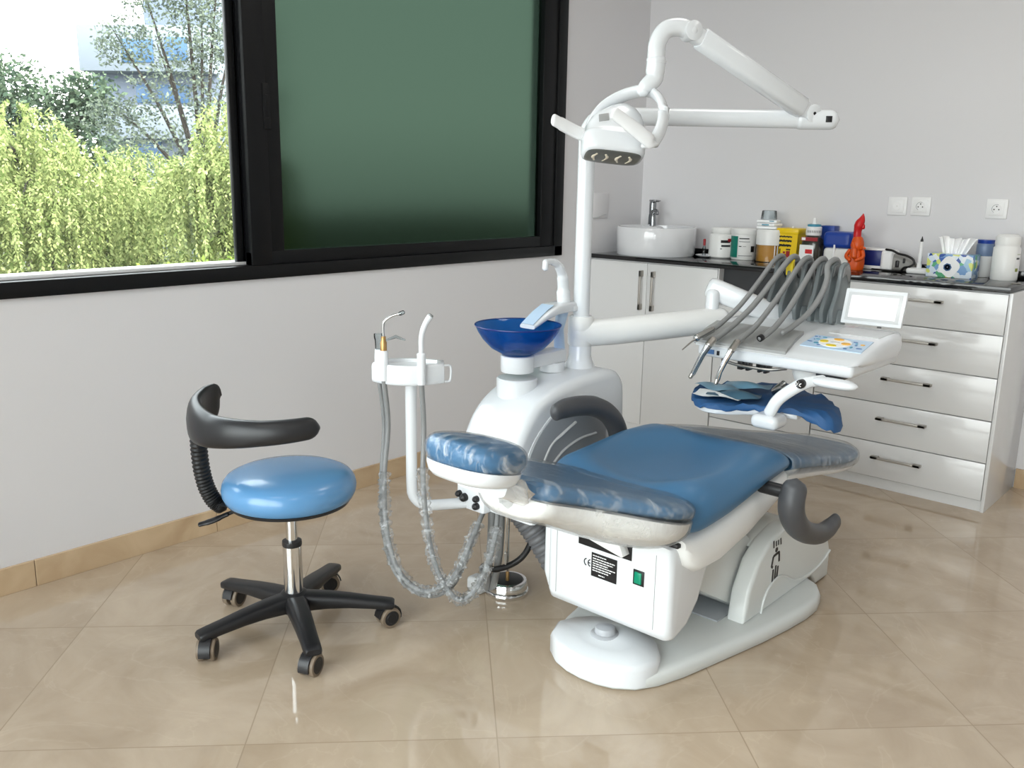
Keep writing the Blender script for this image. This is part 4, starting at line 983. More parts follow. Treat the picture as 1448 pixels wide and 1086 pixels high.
# --- headrest
HC = V(AX, -3.005, .715); ht = math.radians(12)
HY = V(0, -math.cos(ht), math.sin(ht)); HN = V(0, math.sin(ht), math.cos(ht))
def head_def(rx, ry, t0, t1, dishd=.0, e=.82, grow=0):
    R = []
    for i in range(15):
        q = -PI / 2 + PI * i / 14; c_, s_ = math.cos(q), math.sin(q); ring = []
        for j in range(48):
            a = 2 * PI * j / 48; k = max(.015, c_ ** .62)
            X = (rx + grow) * k * math.copysign(abs(math.cos(a)) ** e, math.cos(a)); Y = (ry + grow) * k * math.copysign(abs(math.sin(a)) ** e, math.sin(a))
            h = (t0 + t1) / 2 + ((t1 - t0) / 2 + grow) * math.copysign(abs(s_) ** .9, s_)
            if s_ > 0: h -= dishd * (1 - (k ** 2)) * (1 - .0 * X) 
            h += .10 * (Y / .1) ** 2 * .02
            ring.append(tuple(HC + V(X, 0, 0) + HY * Y + HN * h))
        R.append(ring)
    return MB().rings(R)
hc = head_def(.113, .090, -.038, .050, .016).build('headrest_cushion', 'blue_vinyl', ch, sharp=85)
head_def(.113, .090, -.038, .050, .016, grow=.004).build('plastic_wrap', 'wrap_head', hc, sharp=85)
b = MB(); R = []
for s, h in ((.25, -.060), (.60, -.058), (.80, -.053), (.90, -.044), (.955, -.030), (.965, -.020)):
    R.append([tuple(HC + V(.113 * s * math.copysign(abs(math.cos(a)) ** .85, math.cos(a)), 0, 0) + HY * (.090 * s * math.copysign(abs(math.sin(a)) ** .85, math.sin(a))) + HN * h) for a in [2 * PI * j / 44 for j in range(44)]])
b.rings(R); b.build('headrest_shell', 'white_plastic', ch, sharp=60)
b = MB(); R = []
for t, w, th in ((0, .075, .022), (.35, .072, .02), (.7, .062, .018), (1, .055, .016)):
    c = V(AX, -2.985, .648).lerp(V(AX, -2.84, .578), t); d = V(0, .145, -.07).normalized(); n = V(0, .07, .145).normalized()
    R.append([tuple(c + V(w * math.copysign(abs(math.cos(a)) ** .4, math.cos(a)), 0, 0) + n * (th * math.copysign(abs(math.sin(a)) ** .5, math.sin(a)))) for a in [2 * PI * j / 24 for j in range(24)]])
b.rings(R); b.build('headrest_bracket', 'white_plastic', ch, sharp=60)
# loose end of the wrap hanging below the headrest
b = MB(); R = []
for i in range(9):
    t = i / 8; R.append([(lerp(1.655, 1.735, j / 8) + .006 * math.sin(3 * t + j), lerp(-2.995, -2.935, t * .6) + .012 * math.sin(j * 1.3 + 2 * t) + .03 * (j / 8), lerp(.672, .600 + .035 * abs(j - 4) / 4, t)) for j in range(9)])
back = [[(p[0] + .0008, p[1] + .0012, p[2]) for p in r[::-1]] for r in R]
b.rings([a + c for a, c in zip(R, back)]); b.build('loose_wrap', 'wrap_under', hc, sharp=85)
# --- armrests
def arm(pts, rads, up, name, peg=None):
    P = crv(pts, 7); n = len(P); k = len(rads) - 1
    rr = []
    for i in range(n):
        s = i / (n - 1) * k; j = min(k - 1, int(s)); t = s - j; rr.append((lerp(rads[j][0], rads[j + 1][0], t), lerp(rads[j][1], rads[j + 1][1], t)))
    o = MB().sweep(P, rr, 22, up=up).build(name, 'arm_grey', ch, sharp=85)
    if peg: MB().sweep(peg, .019, 18).build('pivot', 'black_plastic', o)
    return o
x = 1.948
arm([(x, -2.098, .488), (x, -2.108, .455), (x, -2.097, .418), (x, -2.055, .373), (x, -1.985, .333), (x, -1.895, .303), (x, -1.828, .301), (x, -1.782, .309)],
    [(.034, .034), (.035, .036), (.035, .036), (.034, .035), (.032, .031), (.030, .026), (.030, .022), (.027, .017)], (1, 0, 0), 'armrest', [(1.86, -2.105, .480), (1.93, -2.10, .478)])
x = 1.325
arm([(x, -2.363, .640), (x, -2.325, .644), (x, -2.256, .640), (x, -2.185, .626), (x, -2.117, .596), (x, -2.069, .555), (x, -2.043, .51), (x, -2.036, .46)],
    [(.026, .018), (.030, .022), (.031, .024), (.031, .026), (.032, .028), (.033, .030), (.033, .030), (.030, .028)], (1, 0, 0), 'armrest', [(1.335, -2.04, .47), (1.39, -2.04, .465)])
# ================================================================== water unit with bowl, pole
cu = thing('cuspidor_unit', (1.145, -2.2, .3), 'white water unit with a blue glass bowl standing left of the dental chair', 'cuspidor unit')
prof = [(-2.40, .36), (-2.455, .42), (-2.47, .49), (-2.452, .548), (-2.41, .610), (-2.35, .655), (-2.27, .683), (-2.17, .698), (-2.08, .703), (-2.0, .702), (-1.955, .690), (-1.925, .655), (-1.915, .60), (-1.91, .42), (-1.93, .36)]
P2 = [(p.x, p.y) for p in crv([V(a, b_, 0) for a, b_ in prof], 4)]
b = MB().prism(P2, 'x', 1.03, 1.262, .03, seg=4); body = b.build('body', 'white_plastic', cu, sharp=50)
MB().prism([(-2.35, .3), (-2.38, .40), (-2.0, .40), (-2.02, .3)], 'x', 1.10, 1.40, .01).build('mounting_arm', 'satin_plastic', cu)
pan = [(-2.418, .42), (-2.405, .50), (-2.354, .565), (-2.273, .618), (-2.187, .640), (-2.10, .635), (-2.048, .606), (-2.028, .55), (-2.03, .42)]
PP = [(p.x, p.y) for p in crv([V(a, b_, 0) for a, b_ in pan], 4)]
MB().prism([(lerp(-2.2, p[0], 1.05), lerp(.52, p[1], 1.06)) for p in PP], 'x', 1.258, 1.2645, .002).build('panel_rim', 'white_plastic', cu)
pn = MB().prism(PP, 'x', 1.26, 1.2665, .002).build('side_panel', 'panel_grey', cu)
b = MB(); b.sweep(crv([(1.266, -2.35, .46), (1.267, -2.31, .515), (1.267, -2.25, .545), (1.267, -2.195, .566)], 5), [(.0045, .004)] * 8 + [(.007, .004)] * 8, 8)
b.sweep(crv([(1.266, -2.30, .455), (1.267, -2.25, .487), (1.267, -2.17, .508), (1.267, -2.085, .510)], 5), [(.0055, .004)] * 16, 8); b.build('moulded_fin', 'light_grey', pn)
# bowl column: drum, swing arm, plinth
BX, BY = 1.12, -2.305
MB().lathe([(0, .55), (.064, .55), (.064, .699), (.060, .703), (0, .703)], (BX, BY, 0), 44).build('bowl_column', 'white_plastic', cu)
b = MB().lathe([(0, .722), (.050, .722), (.052, .725), (.052, .770), (.049, .773), (0, .773)], (BX, BY, 0), 40)
b.box(1.088, 1.152, BY, -2.10, .728, .771, b=.008).lathe([(.0, .70), (.04, .70), (.04, .73), (0, .73)], (1.12, -2.135, 0), 28); b.build('swing_arm', 'white_plastic', cu)
MB().lathe([(0, .773), (.040, .773), (.046, .776), (.082, .796), (.108, .823), (.124, .848), (.1315, .866), (.1328, .8685), (.1335, .867), (.129, .866), (.121, .850), (.105, .827), (.079, .801), (.044, .785), (0, .784)], (BX, BY, 0), 64).build('glass_bowl', 'blue_glass', cu, sharp=60)
MB().lathe([(.1315, .8665), (.1335, .8685), (.1340, .8665), (.1325, .8645)], (BX, BY, 0), 64).build('bowl_rim', 'navy', cu)
MB().lathe([(.0, .7865), (.018, .7865), (.02, .785)], (BX, BY, 0), 20).build('bowl_drain', 'brass', cu)
# spout block
sp = MB(); R = []
for y, zt, zb, w in ((-2.045, .918, .888, .030), (-2.10, .920, .886, .036), (-2.15, .916, .884, .037), (-2.20, .898, .874, .036), (-2.235, .878, .860, .033), (-2.262, .862, .850, .030)):
    zc = (zt + zb) / 2; hh = (zt - zb) / 2
    R.append([(1.12 + w * math.copysign(abs(math.cos(a)) ** .4, math.cos(a)), y, zc + hh * math.copysign(abs(math.sin(a)) ** .45, math.sin(a))) for a in [2 * PI * j / 24 for j in range(24)]])
sp.rings(R); sp.box(1.12, 1.155, -2.075, -2.04, .888, .906, b=.004)
so = sp.build('spout_block', 'white_plastic', cu, sharp=50)
b = MB(); R = []
for y, z in ((-2.165, .9155), (-2.20, .9005), (-2.235, .8805), (-2.262, .8645)): R.append([(1.12 - .024, y, z), (1.12 + .024, y, z), (1.12 + .024, y, z + .0012), (1.12 - .024, y, z + .0012)])
b.rings(R); b.build('spout_channel', 'panel_blue', so)
MB().sweep([(1.12, -2.10, .765), (1.115, -2.10, .83), (1.12, -2.09, .89)], [.018, .016, .02], 14).build('spout_support', 'panel_blue', cu)
MB().sweep(crv([(1.12, -2.085, .912), (1.12, -2.090, .96), (1.12, -2.098, 1.005), (1.12, -2.120, 1.038), (1.12, -2.150, 1.050), (1.12, -2.178, 1.050)], 6), [.022] * 6 + [.018] * 6 + [.015] * 6 + [.012] * 6 + [.010] * 7, 18).sweep([(1.12, -2.180, 1.050), (1.12, -2.182, 1.032)], .010, 12).build('cup_filler', 'white_plastic', cu)
# corrugated duct below
pth = crv([(1.19, -2.40, .42), (1.215, -2.405, .34), (1.248, -2.39, .29), (1.285, -2.375, .24), (1.325, -2.36, .18)], 12)
MB().sweep(pth, [.040 + .003 * math.sin(i * 2 * PI / 2.5) for i in range(len(pth))], 20).build('corrugated_duct', 'duct_grey', cu, sharp=70)
# ================================================================== light pole + lamp
PX, PY = 1.15, -2.03
lp = thing('operating_light', (PX, PY, .70), 'white dental operating light on a tall pole with a folded jointed arm', 'lamp')
MB().lathe([(0, .698), (.052, .698), (.050, .708), (.042, .722), (.037, .74), (.036, .86), (.034, .872), (0, .872)], (PX, PY, 0), 40).build('pole_socket', 'white_plastic', lp)
EL = V(1.716, -1.672, 1.492)
tp_ = V(PX, PY, 1.478); hd = (EL - tp_).normalized(); hd.z = 0; hd.normalize()
path = [V(PX, PY, .86), V(PX, PY, 1.2), V(PX, PY, 1.43)] + [V(PX, PY, 1.43) + hd * (.065 * (1 - math.cos(t))) + V(0, 0, .065 * math.sin(t)) for t in [PI / 2 * k / 8 for k in range(1, 9)]] + [EL + hd * .02]
path[-1].z = 1.488
MB().sweep(path, .0265, 24).build('pole', 'white_plastic', lp)
b = MB().sweep([EL + hd * -.03 + V(0, 0, -.004), EL + hd * .05 + V(0, 0, -.004)], .029, 24)
b.build('elbow_hub', 'white_plastic', lp)
e_ = EL + hd * .062 + V(0, 0, -.004)
MB().sweep([e_ - hd * .030, e_ - hd * .012], .0292, 24, round_ends=False).build('hub_band', 'white_plastic', lp)
hp_ = e_ - hd * .020 + V(.586, -.81, 0) * .0285
MB().obox(hp_, hd * .009, V(.586, -.81, 0) * .0016, V(0, 0, .009), .001).build('hub_label', 'black_print', lp)
TP = V(1.515, -2.055, 1.707); A0 = EL + V(-.004, -.01, .012); ad = (TP - A0)
up_ = V(0, 0, 1)
b = MB(); side = ad.cross(up_).normalized(); upn = side.cross(ad).normalized()
def armring(c, w, h): return [tuple(c + side * (w * math.copysign(abs(math.cos(a)) ** .55, math.cos(a))) + upn * (h * math.copysign(abs(math.sin(a)) ** .55, math.sin(a)))) for a in [2 * PI * j / 28 for j in range(28)]]
b.rings([armring(A0 + ad * t, w, h) for t, w, h in ((.076, .0245, .027), (.082, .026, .0295), (.5, .026, .030), (.915, .0255, .029), (.922, .0235, .0265))]); b.build('spring_arm', 'white_plastic', lp, sharp=50)
for c, q in ((A0, 1), (TP, -1)):
    b = MB(); b.sweep([c - side * .0225, c - side * .021, c + side * .021, c + side * .0225], [.024, .0265, .0265, .024], 28, round_ends=False); b.rings([armring(c + ad * (q * t), .0215, .0235) for t in (0, .05, .078)])
    b.build('joint_knuckle', 'white_plastic', lp, sharp=50)
b = MB()
for c in (A0, TP): b.sweep([c - side * .0225, c - side * .0233], .005, 10, round_ends=False); b.sweep([c + side * .0225, c + side * .0233], .005, 10, round_ends=False)
b.build('joint_screw', 'black_print', lp)
# gooseneck: from TP toward head, over and down
back = V(-.13, -.11, 0).normalized()
DN = V(1.452, -2.125, 1.60)
g = crv([TP, TP + V(-.022, -.020, .010), TP + V(-.048, -.048, .002), TP + V(-.062, -.066, -.032), DN + V(.001, -.001, .02)], 7)
MB().sweep(g, .0245, 24).build('gooseneck', 'white_plastic', lp)
nk = V(1.435, -2.155, 1.545)
b = MB().sweep([DN + V(.002, 0, .025), DN + V(0, 0, .0)], .0265, 24).sweep(crv([DN, DN + V(-.001, -.004, -.022), nk + V(.004, .004, .01), nk], 5), [.0250] * 5 + [.0245, .024, .0235, .023, .022, .021, .020, .019, .018, .017, .017], 22)
MB().sweep([DN + V(.003, 0, .030), DN + V(.002, 0, .022)], .0282, 24, round_ends=False).build('neck_collar', 'white_plastic', lp)
b.build('neck_swivel', 'white_plastic', lp)
# lamp head
hcn = V(1.398, -2.255, 1.437)                         # centre of head
fw = V(.22, -.62, -.40).normalized()                  # length direction of the head, from yoke to light face
sd = fw.cross(V(0, 0, 1)).normalized(); hu = sd.cross(fw).normalized()   # side, up
def HP(s, l, h): return hcn + sd * s + fw * l + hu * h
def hring(l, w, hb_, htop, e=.5):
    out = []
    for j in range(36):
        a = 2 * PI * j / 36; c_, s_ = math.cos(a), math.sin(a); hh = htop if s_ >= 0 else hb_
        out.append(tuple(HP(w * math.copysign(abs(c_) ** e, c_), l, hh * math.copysign(abs(s_) ** .6, s_))))
    return out
# lamp head -------------------------------------------------------------
c_ = V(.586, -.81, 0); n_ = (c_ * .40 + V(0, 0, -.92)).normalized(); sdv = V(.64, .768, 0); sdv = (sdv - n_ * sdv.dot(n_)).normalized(); dv = n_.cross(sdv).normalized()
if dv.dot(c_) < 0: dv = -dv
H0 = V(1.408, -2.250, 1.366)
def LP(s, d, h): return H0 + sdv * s + dv * d - n_ * h
def lring(w, d, h, od=0, os=0, e=.42):
    return [tuple(LP(os + w * math.copysign(abs(math.cos(a)) ** e, math.cos(a)), od + d * math.copysign(abs(math.sin(a)) ** (e + .2), math.sin(a)), h)) for a in [2 * PI * j / 48 for j in range(48)]]
lh = MB().rings([lring(.078, .043, -.003), lring(.084, .049, .0), lring(.087, .052, .008), lring(.088, .053, .046), lring(.086, .050, .054), lring(.0835, .047, .057), lring(.082, .044, .060), lring(.081, .041, .082, -.002, .003, .5), lring(.074, .037, .108, -.005, .010, .55), lring(.059, .031, .132, -.009, .019, .65), lring(.041, .023, .151, -.012, .026, .8), lring(.022, .014, .163, -.014, .030, .9), lring(.006, .005, .168, -.015, .032, 1)], False, True)
head = lh.build('lamp_head', 'white_plastic', lp, sharp=70)
MB().rings([lring(.079, .044, .002), lring(.079, .044, -.0025), lring(.070, .036, -.006), lring(.01, .005, -.008)]).build('light_face', 'lamp_face', head, sharp=70)
b = MB()
for s0 in (-.036, .030):
    for sg in (-1, 1):
        b.sweep(crv([LP(s0 + sg * .012, -.018, -.0075), LP(s0 + sg * .020, .004, -.0082), LP(s0 + sg * .012, .022, -.0075)], 5), [(.003, .0015)] * 3 + [(.0045, .002)] * 5 + [(.003, .0015)] * 3, 8)
b.build('reflector', 'lamp_lens', head)
bd = MB(); bp = LP(-.012, .030, .098); t1 = (LP(-.012, .010, .125) - LP(-.012, .036, .085)).normalized(); 
bn_ = V(.50, -.55, .67).normalized(); bs__ = (sdv - bn_ * sdv.dot(bn_)).normalized(); bd.obox(V(1.3857, -2.2661, 1.4696), bs__ * .014 + bn_.cross(bs__) * .003, bn_.cross(bs__) * .013, bn_ * .002, .001); bd.build('sensor_badge', 'mat_grey', head)
yk = crv([(1.327, -2.263, 1.422), (1.320, -2.230, 1.462), (1.333, -2.191, 1.506), (1.378, -2.155, 1.538), (1.432, -2.131, 1.547), (1.478, -2.138, 1.525), (1.510, -2.161, 1.487), (1.523, -2.190, 1.442), (1.518, -2.214, 1.405)], 6)
MB().sweep(yk, [(.021, .0125)] * len(yk), 18, up=(-.4, .5, .76)).build('yoke', 'white_plastic', lp, sharp=85)
for pts in (((1.345, -2.262, 1.420), (1.320, -2.290, 1.428), (1.300, -2.330, 1.446), (1.288, -2.362, 1.460)), ((1.500, -2.225, 1.398), (1.527, -2.243, 1.402), (1.499, -2.272, 1.433), (1.455, -2.313, 1.475))):
    P = crv(pts, 6); MB().sweep(P, [(.016, .010)] * 5 + [(.021, .010)] * (len(P) - 9) + [(.019, .009)] * 4, 16, up=(.5, -.6, .5)).build('grip', 'grip_white', head, sharp=85)

# ================================================================== assistant stand
AS = (1.010, -2.645)
at = thing('assistant_stand', (*AS, .33), 'white assistant holder on a bent tube in front of the window wall', 'instrument holder')
pth = [V(AS[0], AS[1], z) for z in (.735, .6, .5, .42)] + [V(AS[0], AS[1], .40) + V(.58, .81, 0) * (.058 * (1 - math.cos(t))) + V(0, 0, -.058 * math.sin(t)) for t in [PI / 2 * k / 8 for k in range(1, 9)]] + [V(1.10, -2.515, .342)]
MB().sweep(pth, .0165, 22).build('bent_tube', 'white_plastic', at)
ab = MB().box(1.070, 1.188, -2.520, -2.38, .325, .415, b=.012); ab.box(1.185, 1.36, -2.50, -2.40, .33, .40, b=.012)
ax_ = ab.build('junction_box', 'white_plastic', at)
for x, z, r in ((1.088, .372, .010), (1.110, .365, .013), (1.160, .372, .010), (1.160, .349, .011)):
    b = MB(); b.sweep([(x, -2.519, z), (x, -2.528, z)], r, 14); b.sweep([(x, -2.528, z), (x, -2.534, z)], r * .6, 12); b.build('valve_knob', 'black_plastic', ax_)
# holder tray, bow-shaped
rr = V(.744, .668, 0); cc = V(.668, -.744, 0); TC = V(AS[0], AS[1], 0) - rr * .006
def bow(k, z):
    pts = []
    for i in range(25):
        t = -1 + 2 * i / 24; pts.append(TC + rr * (.104 * k * t) + cc * ((.062 - .045 * t * t) * k) + V(0, 0, z))
    for i in range(25):
        t = 1 - 2 * i / 24; pts.append(TC + rr * (.100 * k * t) - cc * ((.040 + .02 * (1 - t * t)) * k) + V(0, 0, z))
    return [tuple(p) for p in pts]
b = MB().rings([bow(.94, .724), bow(.985, .727), bow(1, .735), bow(1, .772), bow(.985, .779), bow(.95, .782), bow(.80, .782), bow(.77, .772), bow(.2, .770)])
ht_ = b.build('holder_tray', 'white_plastic', at, sharp=50)
b = MB(); ex = TC + rr * .104
b.sweep(crv([ex + cc * .012 + V(0, 0, .775), ex + rr * .016 + cc * .0 + V(0, 0, .772), ex + rr * .018 + V(0, 0, .75), ex + rr * .014 + V(0, 0, .728), ex + cc * .01 + V(0, 0, .728)], 5), .0035, 8)
b.build('side_hoop', 'white_plastic', ht_)
# hand instruments hanging in the holder; each keeps its hose
def along(px): return TC + rr * px
def wrapped(o, pts, r, sleeve=None, name='hose', m='hose_grey'):
    P = crv(pts, 8); h = MB().sweep(P, r, 10).build(name, m, o)
    if sleeve:
        a, b_, rs = sleeve; n = len(P); Q = P[int(a * (n - 1)):int(b_ * (n - 1)) + 1]; Q = [q for q in Q]
        QQ = crv(Q, 4); rg = random.Random(len(P) + int(rs * 1e5))
        R = []; up0 = V(.3, .2, .9)
        MBs = MB(); rad = [rs * rg.uniform(.75, 1.35) for _ in QQ]
        MBs.sweep(QQ, rad, 12, round_ends=False)
        vv = []
        for p in MBs.v: vv.append((p[0] + rg.uniform(-1, 1) * rs * .2, p[1] + rg.uniform(-1, 1) * rs * .2, p[2] + rg.uniform(-1, 1) * rs * .2))
        MBs.v = vv; MBs.build('plastic_sleeve', 'wrap_hose', h, sharp=25)
    return h
L1 = along(-.083) + cc * .020; L2 = along(-.066) + cc * .040; L3 = along(.043) + cc * .064
o = thing('air_syringe', (L2.x, L2.y, .73), 'three-way syringe with brass collar and curved clear nozzle, nearer of the two at the left', 'dental syringe')
MB().lathe([(0, .735), (.0125, .735), (.0135, .79), (.0125, .818), (.010, .822), (0, .822)], (L2.x, L2.y, 0), 22).build('handle', 'white_plastic', o)
MB().lathe([(.0095, .820), (.0095, .845), (.0070, .850), (.0070, .862), (0, .863)], (L2.x, L2.y, 0), 20).build('collar', 'brass', o)
q = V(L2.x, L2.y, 0); MB().sweep(crv([q + V(0, 0, .86), q + V(0, 0, .893), q + rr * .006 + V(0, 0, .907), q + rr * .026 + V(0, 0, .921), q + rr * .050 + V(0, 0, .928)], 6), .0035, 10).build('nozzle', 'steel', o)
MB().sweep([q + rr * .048 + V(0, 0, .928), q + rr * .056 + V(0, 0, .931)], .006, 10).build('tip', 'clear_plastic', o)
MB().sweep([q + rr * .008 + V(0, 0, .852), q + rr * .035 + V(0, 0, .862), q + rr * .060 + V(0, 0, .853)], [.0025, .005, .0025], 8).build('trigger', 'clear_plastic', o)
W = lambda *p: V(*p)
wrapped(o, [W(L2.x, L2.y, .735), W(.985, -2.712, .60), W(1.000, -2.742, .45), W(1.030, -2.760, .30), W(1.075, -2.755, .19), W(1.140, -2.715, .135), W(1.195, -2.655, .175), W(1.180, -2.56, .27), W(1.150, -2.47, .335)], .0075, (.24, .93, .0155))
o = thing('saliva_handle', (L1.x, L1.y, .73), 'white suction handle with a clear flared mouth at the far left of the holder', 'suction handle')
MB().lathe([(0, .735), (.011, .735), (.012, .80), (.0105, .822), (0, .823)], (L1.x, L1.y, 0), 20).build('handle', 'white_plastic', o)
MB().lathe([(.0095, .822), (.0105, .848), (.0130, .856), (.0130, .866), (.008, .867)], (L1.x, L1.y, 0), 18).build('mouth', 'clear_plastic', o)
wrapped(o, [W(L1.x, L1.y, .735), W(.957, -2.703, .60), W(.978, -2.733, .45), W(1.008, -2.755, .30), W(1.058, -2.750, .175), W(1.130, -2.705, .115), W(1.185, -2.645, .145), W(1.17, -2.55, .25), W(1.14, -2.46, .335)], .0065)
o = thing('suction_tube', (L3.x, L3.y, .73), 'white suction tube with a bent open tip at the right of the holder', 'suction tube')
q = V(L3.x, L3.y, 0)
MB().lathe([(0, .73), (.0115, .73), (.0125, .80), (.0125, .818), (.0095, .821), (0, .821)], (L3.x, L3.y, 0), 22).build('handle', 'white_plastic', o)
MB().sweep(crv([q + V(0, 0, .82), q + V(0, 0, .858), q + rr * .004 + V(0, 0, .882), q + rr * .014 + V(0, 0, .907), q + rr * .026 + V(0, 0, .926)], 6), [.0075] * 12 + [.0082] * 8 + [.0088] * 5, 14, round_ends=False).build('bent_tip', 'white_plastic', o)
MB().sweep([q + rr * .0262 + V(0, 0, .9262), q + rr * .0285 + V(0, 0, .9295)], .0072, 12, round_ends=False).build('opening', 'hose_grey', o)
wrapped(o, [q + V(0, 0, .735), W(1.075, -2.655, .60), W(1.098, -2.680, .45), W(1.132, -2.690, .29), W(1.170, -2.685, .185), W(1.218, -2.655, .115), W(1.250, -2.610, .15), W(1.245, -2.54, .25), W(1.20, -2.47, .335)], .0075, (.22, .95, .0155))
# drain hoses down from the junction box, and the thin wire with a plumb
b = MB()
for x, y, xx in ((1.165, -2.46, 1.10), (1.195, -2.45, 1.115)): b.sweep(crv([(x, y, .335), (x - .005, y, .2), (lerp(x, xx, .5), y + .02, .09), (xx, y + .05, .03)], 6), .0115, 12)
b.build('drain_hose', 'hose_grey', at)
b = MB().sweep([(1.235, -2.47, .335), (1.232, -2.47, .205)], .0018, 6); b.sweep([(1.232, -2.47, .205), (1.232, -2.47, .17)], [(.006, .006), (.003, .003)], 8).build('hanging_wire', 'dark_steel', at)
# ================================================================== foot control
FC = (1.128, -2.345)
fo = thing('foot_control', (*FC, 0), 'round chrome foot control on the floor between the stool and the chair base', 'foot control')
MB().lathe([(0, .001), (.069, .001), (.0705, .004), (.0705, .014), (.068, .018), (.0655, .020), (.0655, .040), (.062, .046), (.055, .0475), (.052, .0475)], (*FC, 0), 56).build('chrome_body', 'chrome', fo)
MB().lathe([(.0525, .0472), (.050, .0482), (0, .0482)], (*FC, 0), 48).build('black_top', 'black_plastic', fo)
b = MB().sweep([(FC[0] + .01, FC[1] - .01, .047), (FC[0] + .012, FC[1] - .008, .34)], .0035, 8); b.build('stay_wire', 'steel', fo)
MB().sweep([(FC[0] + .01, FC[1] - .01, .047), (FC[0] + .01, FC[1] - .01, .075)], .006, 10).build('wire_socket', 'brass', fo)
b = MB().rbox((1.055, -2.405, .028), (.062, .05, .052), .014, deform=lambda x, y, z: (x, y, z * (1 + 4 * x))); b.build('hose_coupling', 'light_grey', fo)
MB().box(1.075, 1.095, -2.412, -2.385, .040, .058, b=.004).build('coupling_clip', 'black_rubber', fo)
b = MB().sweep(crv([(1.10, -2.40, .04), (1.135, -2.46, .10), (1.165, -2.495, .150), (1.200, -2.478, .145), (1.238, -2.43, .165), (1.265, -2.405, .21), (1.280, -2.391, .29), (1.268, -2.393, .38), (1.25, -2.39, .43)], 8), .0095, 12)
b.build('control_hose', 'black_rubber', fo)

# ================================================================== instrument console
X0, X1, Y0, Y1 = 1.455, 1.975, -1.828, -1.462
co = thing('instrument_console', (1.71, -1.65, .76), 'white instrument console with grey mat, keypad and lit viewer above the chair', 'dental console')
b = MB().sweep([(1.15, -2.03, .812), (1.22, -1.95, .819), (1.307, -1.80, .829), (1.376, -1.625, .836), (1.395, -1.575, .838)], .044, 28); b.lathe([(.038, .775), (.0415, .78), (.0415, .865), (.038, .87)], (1.15, -2.03, 0), 32, cap0=True, cap1=True)
b.build('support_tube', 'satin_plastic', co)
MB().sweep([(1.382, -1.60, .84), (1.378, -1.59, .925)], .023, 20).build('pivot_pin', 'white_plastic', co)
b = MB(); a0, a1 = V(1.345, -1.575, .950), V(1.60, -1.435, .842); d = (a1 - a0); s = d.cross(V(0, 0, 1)).normalized(); u = s.cross(d).normalized()
def a2r(t, w, h): return [tuple(a0 + d * t + s * (w * math.copysign(abs(math.cos(q)) ** .45, math.cos(q))) + u * (h * math.copysign(abs(math.sin(q)) ** .5, math.sin(q)))) for q in [2 * PI * j / 28 for j in range(28)]]
b.rings([a2r(0, .020, .020), a2r(.02, .030, .032), a2r(.06, .034, .036), a2r(.6, .034, .036), a2r(.97, .033, .034), a2r(1, .02, .02)]); b.build('balance_arm', 'white_plastic', co, sharp=60)
MB().box(X0 + .01, X1 - .004, Y0 + .004, Y1, .757, .800, b=.012, seg=3).build('lower_case', 'white_plastic', co, sharp=50)
# upper case: rows along y
def top_z(x, y):
    t = (y - Y0) / (Y1 - Y0); z = interp([(0, .797), (.04, .806), (.25, .826), (.5, .842), (.8, .853), (1, .856)], t)
    return z
def outline(t):   # half-open edges of the shell at depth t
    xl = interp([(0, 1.462), (.08, 1.447), (.3, 1.425), (.6, 1.412), (.9, 1.430), (1, 1.45)], t); xr = interp([(0, 1.965), (.06, 1.982), (.3, 1.990), (.9, 1.990), (1, 1.975)], t); return xl, xr
N_ = 22; R = []
for i in range(N_ + 1):
    t = i / N_; y = lerp(Y0 - .004, Y1, t); xl, xr = outline(t); zt = top_z(0, y); zb = .793 if t < .1 else .788
    ring = []
    w = (xr - xl)
    for j, (fx, fz) in enumerate(((0, .25), (0, .6), (.006, .86), (.02, .97), (.05, 1), (.2, 1), (.4, 1), (.6, 1), (.8, 1), (.95, 1), (.98, .97), (.994, .86), (1, .6), (1, .25), (.99, 0), (.5, 0), (.01, 0))):
        ring.append((xl + w * fx, y, zb + (zt - zb) * fz))
    R.append(ring)
R = [[(lerp(p[0], 1.71, .012), Y0 - .0085, lerp(p[2], .795, .5)) for p in R[0]]] + R
uc = MB().rings(R).build('upper_case', 'white_plastic', co, sharp=50)
# grey silicone mat with shallow troughs
def sheet(x0f, x1f, y0, y1, lift, mat_, name, wob=None, parent=co, nx=30, ny=14, corner=.0):
    vt = []; 
    for i in range(ny + 1):
        v = i / ny; y = lerp(y0, y1, v)
        for j in range(nx + 1):
            x = lerp(x0f(v), x1f(v), j / nx); z = top_z(x, y) + lift + (wob(x, y) if wob else 0); vt.append((x, y, z))
    n1 = len(vt); F = [(i * (nx + 1) + j, i * (nx + 1) + j + 1, (i + 1) * (nx + 1) + j + 1, (i + 1) * (nx + 1) + j) for i in range(ny) for j in range(nx)]
    bt = [(p[0], p[1], top_z(p[0], p[1]) - .004) for p in vt]
    F2 = [tuple(n1 + k for k in f[::-1]) for f in F]; E = []
    per = [j for j in range(nx + 1)] + [i * (nx + 1) + nx for i in range(1, ny + 1)] + [ny * (nx + 1) + j for j in range(nx - 1, -1, -1)] + [i * (nx + 1) for i in range(ny - 1, 0, -1)]
    for a_, b_ in zip(per, per[1:] + per[:1]): E.append((b_, a_, n1 + a_, n1 + b_))
    return MB().add(vt + bt, F + F2 + E).build(name, mat_, parent, sharp=50)
tro = [1.505, 1.575, 1.645, 1.71]
def wob(x, y):
    d = min(abs(x - t) for t in tro); k = max(0, 1 - d / .030); f = max(0, 1 - abs((y + 1.745) / .085)); return -.008 * k * k * (3 - 2 * k) * min(1, f * 1.6) + .006
sheet(lambda v: lerp(1.452, 1.436, v), lambda v: lerp(1.765, 1.742, v), -1.824, -1.655, .004, 'mat_grey', 'instrument_mat', wob)
